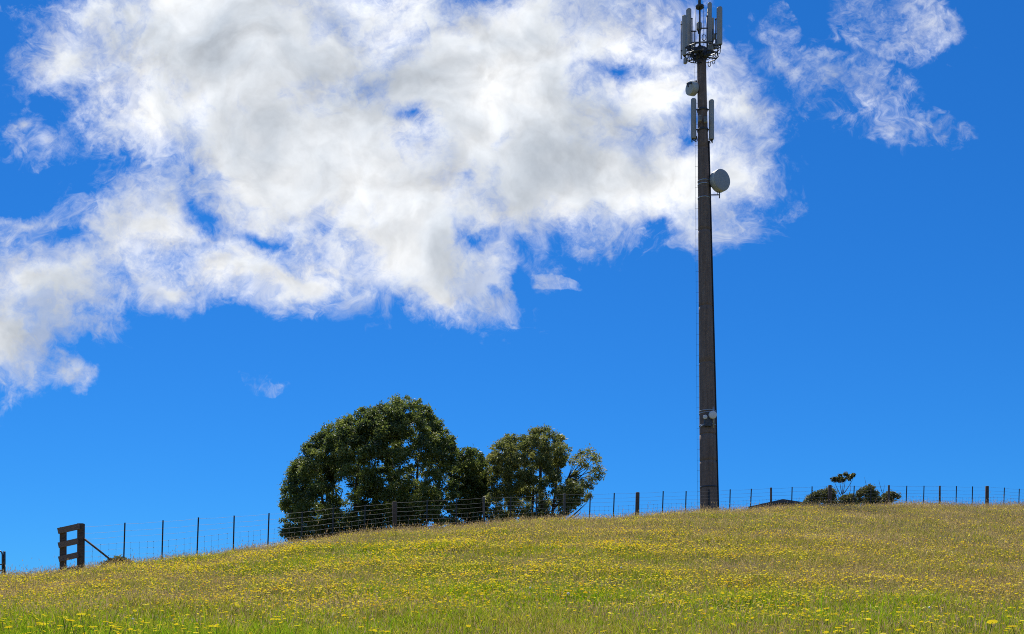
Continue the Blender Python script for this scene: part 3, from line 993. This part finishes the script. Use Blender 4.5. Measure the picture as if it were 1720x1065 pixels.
panel(1146.0, 1153.0, 26.5, 94.0, -.10, 58, depth=.16)
panel(1152.6, 1160.6, 15.0, 78.5, .55, -38)
panel(1188.8, 1195.8, 5.0, 72.5, .55, 35)
panel(1195.4, 1199.0, 30.5, 68.0, .75, 20, depth=.10)
panel(1203.9, 1212.8, 12.2, 75.5, -.10, -30)
panel(1170.6, 1178.0, 38.0, 50.0, .30, 0, name='small_antenna', depth=.15, pipe=True)
# lower pair hard against the shaft
panel(1161.0, 1169.6, 166.0, 233.0, -.15, 24)
panel(1190.9, 1199.0, 168.0, 234.5, -.15, -24)

# steel headframe on top of the shaft
mb = MB()
hc = shaft_c(97)
mb.lathe(shaft_c(100.5), axis, [(0, shaft_r(100) + .02), (.12, .36), (.55, .36), (.62, .30), (.66, .20)], 24)
mb.build('head_collar', dark_metal, tower)
mb = MB()
for py, rr_ in ((95, .95), (84, 1.0)):
    c_ = shaft_c(py)
    ringp = [c_ + Vector((rr_ * math.cos(2 * math.pi * k / 12), rr_ * .75 * math.sin(2 * math.pi * k / 12), 0)) for k in range(13)]
    mb.tube(ringp, .028, 7)
    for k in range(6):
        a = 2 * math.pi * k / 6 + .3
        mb.beam(c_ + Vector((.2 * math.cos(a), .2 * math.sin(a), 0)), c_ + Vector((rr_ * math.cos(a), rr_ * .75 * math.sin(a), 0)), .05, .06)
for (pxa, pya, pxb, pyb) in ((1161, 52.5, 1170, 52.5), (1177, 47.5, 1189, 47.3), (1161, 71.5, 1196, 70.0), (1150, 86, 1206, 81), (1196, 58, 1204, 56.5), (1160, 31, 1163.5, 31.4), (1186.5, 27, 1189, 27), (1200.5, 32, 1204, 32)):
    mb.beam(tp(pxa, pya, .2), tp(pxb, pyb, .2), .05, .05)
for (px_, pa, pb) in ((1162.4, 31, 72), (1202.3, 31, 74), (1187.5, 27, 80), (1166.0, 52, 100), (1197.3, 49, 80)):
    mb.tube([tp(px_, pa, .25), tp(px_, pb, .25)], .033, 8)
mb.build('headframe', dark_metal, tower)

# lightning spike on a little guyed frame
mb = MB()
mb.tube([tp(1175.2, 92, 0), tp(1175.3, 38, 0), tp(1175.0, 10, 0)], [.06, .045, .04], 10)
mb.tube([tp(1175.0, 9, 0), tp(1174.9, 1, 0), tp(1174.7, -3, 0), tp(1174.6, -40, 0)], [.075, .085, .03, .012], 10)
for (px_, dy) in ((1168.8, -.12), (1182.2, -.12), (1176.5, .25)):
    mb.tube([tp(px_, 76, dy), tp(px_, 12, dy)], .016, 6)
mb.lathe(tp(1175.3, 14.2, 0), (0, 0, 1), [(0, .16), (.03, .22), (.13, .24), (.17, .17), (.19, .05)], 18)
mb.build('lightning_spike', dark_metal, tower)

# radio units and hanging boxes round the head
def unit(px, py, wpx, hpx, dy, yaw, mat=unit_mat, dep=.16):
    mb = MB()
    y = YT + dy
    mb.box(at(px, py, y), wpx / FPX * y, dep, hpx / FPX * y, Matrix.Rotation(R(yaw), 3, 'Z'), .02)
    for k in range(5):
        M = Matrix.Rotation(R(yaw), 3, 'Z')
        mb.box(at(px, py, y) + M @ Vector(((k - 2) * wpx / FPX * y * .18, -dep / 2 - .012, 0)), .012, .03, hpx / FPX * y * .8, M)
    return mb.build('radio_unit', mat, tower)
unit(1158.5, 81.5, 9.0, 8.0, .35, 30, dark_metal)
unit(1151.0, 102.5, 5.0, 9.0, -.1, 40)
unit(1163.5, 88.5, 6.0, 9.0, -.35, 15, dark_metal)
unit(1193.5, 80.0, 8.0, 9.5, -.45, -15)
unit(1200.5, 78.0, 6.5, 8.5, -.1, -35)
unit(1176.0, 82.0, 9.0, 9.0, -.42, 0, dark_metal)
unit(1186.0, 90.0, 7.0, 9.0, -.45, -10, dark_metal)
unit(1199.5, 62.0, 4.0, 8.0, .2, -20)
unit(1168.0, 84.0, 8.0, 9.0, -.5, 10, dark_metal)
unit(1190.5, 88.0, 7.0, 8.0, -.55, -12, dark_metal)
unit(1204.0, 70.5, 4.5, 8.0, .15, -30, dark_metal)
unit(1164.5, 76.5, 6.0, 8.0, .1, 20)
# lower ones between the panels
unit(1175.6, 199.0, 5.6, 10.0, -.45, 12)
unit(1185.0, 201.5, 5.6, 9.5, -.45, -12)
mb = MB()
for py in (185.5, 219.0):
    c_ = shaft_c(py); r_ = shaft_r(py)
    mb.lathe(c_ - axis * .06, axis, [(0, r_ + .03), (.12, r_ + .03)], 28)
    mb.beam(c_ + Vector((-.55, -.08, 0)), c_ + Vector((.62, -.08, 0)), .06, .06)
mb.build('clamp_band', dark_metal, tower)

# cable loops hanging under the head
mb = MB()
def loop(px, py, rx, ry, dy, r_=.02):
    pts = []
    for k in range(15):
        a = math.pi * (0.62 + 1.76 * k / 14)
        pts.append(tp(px + rx * math.cos(a + math.pi / 2 - math.pi / 2), py - ry * math.sin(a), dy))
    mb.tube(pts, r_, 6)
for (px_, py_, rx, ry, dy) in ((1191.5, 107.5, 2.2, 4.6, -.35), (1198.5, 101.5, 2.4, 6.0, -.3), (1207.5, 85.0, 2.6, 5.8, -.1), (1203.0, 92, 1.6, 4.2, -.2), (1159.5, 97, 2.4, 4.6, -.3), (1153.5, 95, 2.2, 5.2, -.1), (1166.5, 100, 2.4, 5.5, -.4), (1182.5, 63, 3.2, 5.5, -.2)):
    loop(px_, py_, rx, ry, dy)
for k in range(16):                              # trunk cables from the boxes into the shaft
    a, b_ = random.uniform(1150, 1206), random.uniform(76, 96)
    p0 = tp(a, b_, random.uniform(-.5, .4)); p3 = tp(1176 + random.uniform(-7, 7), random.uniform(92, 108), -.32)
    mid = p0.lerp(p3, .5) + Vector((0, 0, -random.uniform(.1, .3)))
    mb.tube([p0, p0.lerp(mid, .5) + Vector((0, 0, -.08)), mid, mid.lerp(p3, .5) + Vector((0, 0, -.02)), p3], .018, 6)
mb.build('hanging_cables', black_cable, tower)

def dish(px, py, rpx, dy, facing, shroud, label=None, mat=dish_mat, arm=None, name='microwave_dish'):
    """drum-shaped microwave dish; facing = direction its flat cover looks"""
    y = YT + dy
    c_ = at(px, py, y); r_ = rpx / FPX * y
    d = Vector(facing).normalized()
    mb = MB()
    mb.lathe(c_ - d * shroud, d, [(-shroud * .55, r_ * .22), (-shroud * .5, r_ * .35), (-shroud * .25, r_ * .75), (0, r_ * .97), (0.005, r_), (shroud * .9, r_), (shroud, r_ * .985)], 40)
    o = mb.build(name, dish_side, tower)
    m2 = MB(); m2.lathe(c_ + d * .003, d, [(0, r_ * .98), (.015, r_ * .97), (.03, r_ * .9), (.045, r_ * .5), (.05, r_ * .02)], 40); m2.build('radome', mat, o)
    m3 = MB()
    hub = c_ - d * shroud * 1.7
    for tgt in (arm or []):
        m3.tube([hub, tgt], .045, 8)
    m3.lathe(hub - d * .1, d, [(0, .10), (.18, .10)], 12)
    m3.build('bracket', dark_metal, o)
    return o
# large dish on the right looking down the slope
f_big = Vector((0.50, -0.85, -0.02))
dish(1212.6, 302.0, 18.2, -.25, f_big, .34, arm=[shaft_c(306) + Vector((.25, -.1, 0)), shaft_c(318) + Vector((.25, -.1, 0))])
mb = MB()
for py in (305, 311, 333.5):
    c_ = shaft_c(py); r_ = shaft_r(py)
    mb.lathe(c_ - axis * .03, axis, [(0, r_ + .018), (.06, r_ + .018)], 32)
mb.build('clamp_band', galv, tower)
mb = MB()
mb.beam(tp(1190, 327.5, -.1), tp(1208.5, 327.3, -.1), .05, .05); mb.tube([tp(1208.4, 318, -.1), tp(1208.4, 333, -.1)], .03, 8); mb.tube([tp(1205.2, 317, -.1), tp(1205.2, 327, -.1)], .014, 6)
mb.build('support_arm', dark_metal, tower)
# upper dish on the left, looking away and to the left
dish(1158.6, 148.0, 11.2, -.15, Vector((-0.80, -0.46, -0.10)), .34, mat=dish_side, arm=[shaft_c(147) + Vector((-.1, 0, .1)), shaft_c(152) + Vector((-.1, 0, -.1))])
mb = MB(); mb.beam(tp(1154, 141.5, -.62), tp(1170, 136.5, -.1), .06, .10); mb.tube([tp(1155, 138, -.6), tp(1156, 146, -.62)], .04, 8); mb.build('support_arm', dark_metal, tower)
# small round dishes low on the shaft
r7 = shaft_r(697)
dish(1197.6, 696.6, 6.8, -r7 - .33, Vector((0.12, -0.99, -0.06)), .12, mat=dish_pale, arm=[shaft_c(697) + Vector((.2, -.3, 0))])
dish(1184.6, 700.4, 3.7, -r7 - .22, Vector((-0.25, -0.96, -0.05)), .10, mat=dish_pale, arm=[shaft_c(700) + Vector((-.1, -.3, 0))])
mb = MB()
for py in (691.0, 694.8, 715.0):
    c_ = shaft_c(py); r_ = shaft_r(py)
    mb.lathe(c_ - axis * .025, axis, [(0, r_ + .02), (.05, r_ + .02)], 36)
mb.build('clamp_band', galv, tower)
mb = MB(); mb.tube([tp(1198.5, 683, -r7 - .15), tp(1198.7, 719, -r7 - .15)], .04, 8); mb.beam(tp(1186, 704, -r7 - .1), tp(1198, 703, -r7 - .1), .05, .05); mb.build('support_arm', galv, tower)
mb = MB(); mb.box(tp(1189.0, 710.0, -r7 - .08), .42, .2, .42, None, .03); mb.build('equipment_box', dark_metal, tower)
mb = MB(); mb.box(tp(1178.6, 715.6, -r7 + .12), .10, .2, .07, None, .01); mb.build('cleat', galv, tower)

# ------------------------------------------------------------------ shed behind the crest
YS_ = 74.0
sa_ = at(1315, 838.8, YS_); s0 = at(1257, 851.5, YS_); s1 = at(1366, 846.5, YS_)
zg = gz(sa_.x, sa_.y)
shed = empty('farm_shed', (sa_.x, sa_.y, zg), 'low gabled shed roof just showing over the crest to the right of the mast', 'shed')
roof_mat = solid('dark_roof_metal', (0.10, 0.105, 0.115), 0.5, metal=0.3, var=0.25, scale=2)
wall_mat = solid('shed_wall_boards', (0.20, 0.18, 0.16), 0.8, var=0.25, scale=2)
LEN = 7.0
dirv = Vector((0.18, 1, 0)).normalized() * LEN
zl = lambda x_: (sa_.z + (s0.z - sa_.z) * (sa_.x - x_) / (sa_.x - s0.x)) if x_ < sa_.x else (sa_.z + (s1.z - sa_.z) * (x_ - sa_.x) / (s1.x - sa_.x))
mb = MB()
th = 0.09
for (e_, k_) in ((s0, -1), (s1, 1)):
    p = [sa_, e_, e_ + dirv, sa_ + dirv]
    dn = Vector((0, 0, -th))
    Vv = p + [q_ + dn for q_ in p]
    F = [(0, 1, 2, 3), (7, 6, 5, 4), (0, 4, 5, 1), (1, 5, 6, 2), (2, 6, 7, 3), (3, 7, 4, 0)]
    mb.add(Vv, F)
    for c_ in np.linspace(.05, .95, 13):         # corrugation ribs down the slope
        a = sa_.lerp(sa_ + dirv, c_); b_ = e_.lerp(e_ + dirv, c_)
        mb.beam(a + Vector((0, 0, .012)), b_ + Vector((0, 0, .012)), .05, .03)
roof = mb.build('roof', roof_mat, shed)
mb = MB()
for e_ in (s0, s1):
    mb.beam(sa_ + Vector((0, -.04, -.10)), e_ + Vector((0, -.04, -.10)), .04, .22)
mb.build('fascia', dark_metal, roof)
mb = MB()
wl, wr = s0.x + .25, s1.x - .25
fr0 = Vector((0, .3, 0))
P5 = [Vector((wl, YS_ + .3, zg - .3)), Vector((wr, YS_ + .3, zg - .3)), Vector((wr, YS_ + .3, zl(wr) - .12)), Vector((sa_.x, YS_ + .3, sa_.z - .12)), Vector((wl, YS_ + .3, zl(wl) - .12))]
B5 = [p + dirv * .92 for p in P5]
mb.add(P5 + B5, [(0, 1, 2, 3, 4), (9, 8, 7, 6, 5), (0, 5, 6, 1), (1, 6, 7, 2), (4, 9, 5, 0), (2, 7, 8, 3), (3, 8, 9, 4)])
mb.build('wall', wall_mat, shed)
mb = MB(); mb.box((sa_.x - .3, YS_ + .27, zg + .75), 1.0, .05, 1.6, None, .01); mb.build('door', roof_mat, shed)
# ------------------------------------------------------------------ trees
bark_mat = solid('tree_bark', (0.075, 0.058, 0.045), 0.9, var=0.4, scale=3, bump=0.4, stretch=(4, 4, 1))
pale_bark = solid('pale_bark', (0.16, 0.135, 0.115), 0.9, var=0.4, scale=3, stretch=(4, 4, 1))
leaf_dark = leafy('evergreen_leaf', [(0.0, (0.035, 0.06, 0.014)), (0.35, (0.085, 0.12, 0.024)), (0.7, (0.20, 0.24, 0.045)), (1.0, (0.45, 0.45, 0.11))], trans=0.55, field_scale=0.9, field_w=0.45, gloss=0.05)
leaf_gum = leafy('gum_leaf', [(0.0, (0.045, 0.065, 0.018)), (0.35, (0.13, 0.16, 0.036)), (0.75, (0.29, 0.29, 0.07)), (1.0, (0.46, 0.36, 0.13))], trans=0.55, field_scale=1.1, field_w=0.45, gloss=0.05)
leaf_scrub = leafy('scrub_leaf', [(0.0, (0.035, 0.048, 0.016)), (0.5, (0.10, 0.11, 0.032)), (1.0, (0.24, 0.23, 0.07))], trans=0.5, field_scale=1.5, field_w=0.4, gloss=0.04)

def seg_dist(P_, poly):
    """distance of points to a polygon's outline and whether they lie inside"""
    P_ = np.asarray(P_, float); A_ = np.asarray(poly, float); B_ = np.roll(A_, -1, 0)
    d = np.full(len(P_), 1e9); ins = np.zeros(len(P_), bool)
    for a, b_ in zip(A_, B_):
        ab = b_ - a
        t_ = np.clip(((P_ - a) @ ab) / (ab @ ab), 0, 1)
        d = np.minimum(d, np.linalg.norm(P_ - a - t_[:, None] * ab, axis=1))
        c1 = (a[1] > P_[:, 1]) != (b_[1] > P_[:, 1])
        with np.errstate(divide='ignore', invalid='ignore'):
            xi = (b_[0] - a[0]) * (P_[:, 1] - a[1]) / (b_[1] - a[1]) + a[0]
        ins ^= c1 & (P_[:, 0] < xi)
    return d, ins

def leaves(cs, rs, counts, L, Wd, r_, droop=0.3, squash=0.8):
    """leaf rhombs filling the clumps; returns verts, faces, sizes, rnd"""
    N = int(counts.sum())
    ci = np.repeat(np.arange(len(cs)), counts)
    u = r_.normal(size=(N, 3)); u /= np.linalg.norm(u, axis=1, keepdims=True)
    rad_ = r_.random(N) ** 0.5 * np.where(r_.random(N) < .22, 1.45, 1.0)
    off = u * (rad_ * rs[ci])[:, None]
    off[:, 2] *= squash
    c = cs[ci] + off
    # leaves point outward and down a little
    d = u * 0.7 + r_.normal(size=(N, 3)) * 0.6; d[:, 2] -= droop
    d /= np.linalg.norm(d, axis=1, keepdims=True)
    k = r_.normal(size=(N, 3)); s_ = np.cross(d, k); s_ /= np.linalg.norm(s_, axis=1, keepdims=True) + 1e-9
    nrm = np.cross(s_, d)
    ll = (L * r_.uniform(.65, 1.35, N))[:, None]; ww = (Wd * r_.uniform(.7, 1.3, N))[:, None]
    p0 = c - d * ll / 2; p2 = c + d * ll / 2
    p1 = c + s_ * ww / 2 + nrm * ww * .18; p3 = c - s_ * ww / 2 + nrm * ww * .18
    V = np.stack([p0, p1, p2, p3], 1).reshape(-1, 3)
    b = np.arange(N)[:, None] * 4
    F = (b + np.array([[0, 1, 2, 0, 2, 3]])).ravel()
    base = r_.random(len(cs))
    rn = np.clip(0.65 * base[ci] + 0.35 * r_.random(N), 0, 1)
    return V, F, np.full(2 * N, 3), np.repeat(rn, 4)

def curve(a, b, c, n):
    return [a * (1 - t_) ** 2 + b * 2 * t_ * (1 - t_) + c * t_ * t_ for t_ in [k / (n - 1) for k in range(n)]]

def tree(name, label, cat, group, poly, Y, trunks, n_cl, rng_r, gaps, mats, leaf=(0.16, 0.06), per=420, maxd=3.0, seed=1, limbs=10, sparse=1.0, shell=0.6, upper=0.0, lean_trunk=0.0, bare=(), gapk=.80):
    r_ = np.random.default_rng(seed); rd = random.Random(seed)
    poly = np.array(poly, float)
    sc = Y / FPX
    x0, y0 = poly.min(0); x1, y1 = poly.max(0)
    cs, rs = [], []
    D, _ = seg_dist(np.stack([r_.uniform(x0, x1, 800), r_.uniform(y0, y1, 800)], 1), poly)
    dm = 0
    tries = 0
    cand = np.stack([r_.uniform(x0, x1, 40000), r_.uniform(y0, y1, 40000)], 1)
    dist, ins = seg_dist(cand, poly)
    dm = dist[ins].max()
    for q_ in range(len(cand)):
        if len(cs) >= n_cl: break
        if not ins[q_]: continue
        px, py = cand[q_]
        rad_ = rd.uniform(*rng_r)
        rpx = rad_ / sc
        if dist[q_] < rpx * .72: 
            rad_ = max(rng_r[0] * .6, dist[q_] / .85 * sc); rpx = rad_ / sc
            if dist[q_] < rpx * .6: continue
        f_ = min(1, dist[q_] / dm)
        if rd.random() < upper * (py - y0) / (y1 - y0) * f_: continue
        ok = True
        for gx, gy, gr in gaps:
            if math.hypot(px - gx, (py - gy)) < gr * gapk + rpx * .42: ok = False; break
        if not ok: continue
        dep = math.sqrt(max(0, 1 - (1 - f_) ** 2)) * maxd
        sgn = rd.choice((-1, 1))
        dy = sgn * dep * (1 - (1 - shell) * rd.random()) if rd.random() < .75 else rd.uniform(-dep, dep)
        p = at(px, py, Y)                         # real position: the crown has depth of its own
        cs.append((p.x, p.y + dy, p.z)); rs.append(rad_)
    cs = np.array(cs); rs = np.array(rs)
    b0 = at(trunks[0][0], 900, Y)
    root = empty(name, (b0.x, b0.y, gz(b0.x, b0.y)), label, cat, group)
    wood = MB()
    nodes = []
    for (tpx, tpy_top, lean_px, dy, br) in trunks:
        b_ = at(tpx, 900, Y + dy); b_.z = gz(b_.x, b_.y) - .2
        e_ = at(tpx + lean_px, tpy_top, Y + dy * .6)
        m_ = b_.lerp(e_, .5) + Vector((rd.uniform(-.25, .25), rd.uniform(-.2, .2), 0))
        pts = curve(b_, m_ , e_, 9)
        wood.tube(pts, [br * (1 - .72 * k / 8) for k in range(9)], 9)
        nodes += [(p, br * (1 - .72 * k / 8)) for k, p in enumerate(pts) if k >= 2]
    # limbs to far-apart clumps first, then twigs to the rest
    order = list(range(len(cs)))
    rd.shuffle(order)
    chosen = []
    while len(chosen) < min(limbs, len(cs)):
        if not chosen: chosen.append(order[0]); continue
        dd = np.min(np.linalg.norm(cs[:, None] - cs[chosen][None], axis=2), axis=1)
        chosen.append(int(np.argmax(dd)))
    rest_ = [k for k in order if k not in chosen]
    for k in chosen + rest_:
        tgt = Vector(cs[k])
        best = min(nodes, key=lambda nd: (nd[0] - tgt).length + (2.0 * max(0, nd[0].z - tgt.z + .3)))
        a, ar = best
        ln = (tgt - a).length
        if ln < .15: continue
        big = k in chosen
        r0_ = min(ar * .7, (.028 + .022 * ln) if big else (.012 + .012 * ln))
        mid_ = a.lerp(tgt, .5) + Vector((rd.uniform(-.12, .12) * ln, rd.uniform(-.12, .12) * ln, rd.uniform(-.05, .12) * ln))
        nn = 7 if big else 5
        pts = curve(a, mid_, tgt, nn)
        rr = [r0_ * (1 - .75 * i / (nn - 1)) for i in range(nn)]
        wood.tube(pts, rr, 6 if big else 4, cap=False)
        nodes += [(p, rr[i]) for i, p in enumerate(pts) if i >= 1]
        for _ in range(3):                        # spray of twigs inside the clump
            d = Vector((rd.gauss(0, 1), rd.gauss(0, 1), rd.gauss(.3, 1))).normalized() * rs[k] * rd.uniform(.5, .95)
            wood.tube([tgt, tgt + d * .5 + Vector((0, 0, .03)), tgt + d], [rr[-1], rr[-1] * .7, .004], 3, cap=False)
    for (ax, ay, bx, by, w_) in bare:             # leafless limbs
        a, b_ = at(ax, ay, Y - .3), at(bx, by, Y - .5)
        wood.tube(curve(a, a.lerp(b_, .5) + Vector((0, 0, -.08)), b_, 7), [w_ * (1 - .75 * k / 6) for k in range(7)], 6)
    wood.build('trunk', mats[1], root)
    vol = (rs / np.mean(rs)) ** 2
    counts = np.maximum(30, (per * vol * r_.uniform(.55, 1.3, len(rs)) * sparse)).astype(int)
    V, F, S, rn = leaves(cs, rs, counts, leaf[0], leaf[1], r_)
    cr = np_mesh('crown', V, F, S, mats[0], parent=root, attrs={'rnd': rn})
    return root

G_BIG = [(566, 806, 17), (600, 826, 13), (576, 850, 14), (612, 770, 9), (688, 758, 10), (708, 742, 8), (700, 790, 9), (738, 790, 9), (722, 878, 14),
         (640, 800, 6), (540, 868, 9), (752, 830, 9), (500, 885, 7), (660, 826, 6), (520, 905, 7), (625, 758, 6), (716, 812, 7), (745, 858, 7)]
tree('broad_evergreen_tree', 'largest tree, broad dome of dark evergreen foliage behind the fence left of centre', 'tree', 'trees behind the fence',
     [(478, 912), (473, 870), (474, 838), (482, 815), (492, 788), (506, 768), (522, 744), (545, 724), (560, 714), (575, 712), (600, 694), (615, 686), (628, 690),
      (648, 684), (664, 674), (678, 667), (694, 667), (708, 672), (722, 684), (732, 702), (748, 722), (762, 732), (770, 752), (772, 790), (776, 840), (772, 900)],
     54.5, [(598, 780, 4, 0, .19), (650, 780, 10, .5, .13), (690, 770, 12, -.3, .15), (560, 800, -22, .2, .14), (730, 790, 10, .4, .13), (520, 850, -8, .6, .1)],
     1500, (.15, .38), G_BIG, (leaf_dark, bark_mat), leaf=(.145, .056), per=112, maxd=3.2, seed=5, limbs=26, upper=.22)
tree('slender_evergreen_tree', 'narrow dark tree squeezed between the broad dome tree and the open gum', 'tree', 'trees behind the fence',
     [(766, 902), (764, 830), (766, 790), (768, 766), (780, 752), (792, 745), (804, 752), (814, 768), (822, 790), (824, 830), (818, 870), (812, 900)],
     56.5, [(790, 770, 2, 0, .14), (806, 800, 5, .3, .08)], 230, (.18, .36), [(776, 878, 8), (812, 880, 9), (796, 896, 6), (770, 840, 5)], (leaf_dark, bark_mat), leaf=(.16, .065), per=110, maxd=1.4, seed=8, limbs=8)
tree('open_gum_tree', 'airy gum tree with visible limbs and a separate lobe reaching right', 'tree', 'trees behind the fence',
     [(818, 885), (814, 850), (820, 810), (816, 775), (826, 748), (838, 734), (850, 727), (862, 726), (872, 738), (880, 732), (896, 722), (912, 720), (930, 724), (944, 734), (956, 748), (960, 760),
      (952, 772), (946, 790), (964, 798), (984, 812), (1000, 826), (998, 836), (980, 842), (966, 856), (948, 868), (920, 878), (880, 885), (850, 890)],
     55.0, [(914, 770, -6, 0, .17), (922, 800, 14, .3, .12), (858, 770, 2, -.3, .13), (886, 790, 10, .4, .10), (840, 820, -4, .2, .07), (902, 860, 4, -.2, .1)],
     620, (.15, .33), [(905, 800, 12), (890, 775, 5), (838, 808, 8), (868, 800, 6), (926, 822, 9), (878, 838, 9), (850, 850, 8), (896, 850, 11), (948, 800, 12), (930, 850, 8), (905, 748, 4), (830, 852, 9), (812, 870, 8), (870, 870, 6)],
     (leaf_gum, bark_mat), leaf=(.145, .05), per=95, maxd=2.4, seed=12, limbs=22, gapk=.84,
     bare=[(940, 884, 985, 845, .06), (926, 860, 968, 806, .06), (952, 806, 985, 776, .045), (935, 836, 990, 786, .05), (948, 880, 976, 860, .035)])
# the lobe on the right belongs to the gum: a second, lighter crown on the same trunk is part of it
gum = [o for o in COL.objects if o.name.startswith('open_gum_tree')][0]
r_ = np.random.default_rng(31)
lobe = [(968, 768), (976, 761), (988, 758), (996, 764), (1003, 774), (1006, 786), (1009, 796), (1002, 802), (990, 806), (980, 770), (984, 782), (997, 790), (962, 776), (994, 812), (973, 780), (1000, 768), (968, 794)]
cs = np.array([tuple(at(a, b_, 54.6 + r_.uniform(-.7, .7))) for a, b_ in lobe]); rs = np.full(len(cs), .26) * r_.uniform(.7, 1.25, len(cs))
V, F, S, rn = leaves(cs, rs, np.full(len(cs), 85), .16, .055, r_)
np_mesh('crown', V, F, S, leaf_gum, parent=gum, attrs={'rnd': rn})
mb = MB()
hub_ = at(952, 806, 54.7)
for a, b_ in lobe:
    e_ = at(a, b_, 54.6)
    mb.tube(curve(hub_, hub_.lerp(e_, .5) + Vector((.05, 0, -.05)), e_, 5), [.022, .018, .014, .010, .006], 4, cap=False)
mb.build('branch', bark_mat, gum)

# scrub and young trees over the brow, right of the mast
YB = 71.0
def scrub(name, label, poly, Y, tr, n_cl, seed, rr=(.12, .36), per=90, bare=(), gaps=()):
    return tree(name, label, 'tree' if 'tree' in name else 'shrub', 'scrub beyond the crest on the right', poly, Y, tr, n_cl, rr, list(gaps), (leaf_scrub, pale_bark), leaf=(.13, .055), per=per, maxd=.9, seed=seed, limbs=8, bare=bare)
scrub('scrub_bush', 'dark rounded bush just left of the thick strainer post behind the shed', [(1350, 850), (1351, 838), (1358, 831), (1368, 826), (1378, 822), (1390, 820), (1400, 826), (1406, 834), (1404, 850)], YB,
      [(1376, 830, 2, 0, .06), (1392, 832, 3, .2, .05)], 70, 41)
scrub('umbrella_tree', 'small flat topped tree with bare forking stems standing out of the scrub', [(1394, 806), (1398, 801), (1408, 798), (1416, 795), (1424, 798), (1434, 796), (1437, 802), (1430, 807), (1420, 809), (1408, 807)], YB + .6,
      [(1413, 826, -6, 0, .05), (1415, 812, 1, .1, .05), (1417, 816, 12, .1, .04)], 34, 42, rr=(.10, .2), per=90, bare=[(1412, 832, 1401, 808, .03), (1414, 830, 1410, 806, .03), (1416, 830, 1420, 806, .03), (1418, 828, 1433, 804, .03)])
scrub('scrub_bush', 'low dark bush below the flat topped tree', [(1402, 852), (1404, 840), (1412, 834), (1422, 829), (1430, 832), (1434, 842), (1434, 852)], YB - .5, [(1418, 840, 1, 0, .05)], 50, 43, rr=(.16, .3))
scrub('scrub_bush', 'largest dark bush in the scrub, right of the flat topped tree', [(1432, 852), (1434, 838), (1440, 824), (1450, 817), (1462, 816), (1470, 822), (1474, 834), (1474, 852)], YB,
      [(1452, 828, 1, 0, .06), (1462, 830, 2, .2, .05)], 70, 44, bare=[(1457, 822, 1452, 801, .018)])
scrub('scrub_bush', 'rightmost dark bush of the scrub, with bare twigs above it', [(1472, 850), (1474, 836), (1484, 827), (1494, 825), (1503, 830), (1508, 836), (1505, 843), (1496, 846), (1484, 852)], YB + .8,
      [(1484, 834, 1, 0, .05), (1494, 836, 2, .2, .04)], 60, 45, rr=(.14, .28), bare=[(1482, 828, 1476, 806, .02), (1483, 828, 1486, 814, .016)])
# weeds round the foot of the first post on the left
wb = at(198, 944, fence_y(198) - .5)
rootw = empty('dock_weed', (wb.x, wb.y, gz(wb.x, wb.y)), 'low dark green weeds at the foot of the first steel post and the brace', 'weed')
r_ = np.random.default_rng(77)
pts = [(182, 946), (188, 943), (194, 941), (200, 940), (206, 941), (214, 944), (176, 948), (203, 944), (192, 946), (220, 947)]
cs = np.array([tuple(at(a, b_, fence_y(a) - .45 + r_.uniform(-.2, .2))) for a, b_ in pts]); rs = np.full(len(cs), .16)
V, F, S, rn = leaves(cs, rs, np.full(len(cs), 60), .14, .06, r_, droop=-.3)
np_mesh('leaves', V, F, S, leaf_scrub, parent=rootw, attrs={'rnd': rn})
mb = MB()
for c_ in cs:
    mb.tube([Vector((c_[0], c_[1], gz(c_[0], c_[1]) - .05)), Vector(c_)], [.012, .006], 4)
mb.build('stem', stem_mat, rootw)
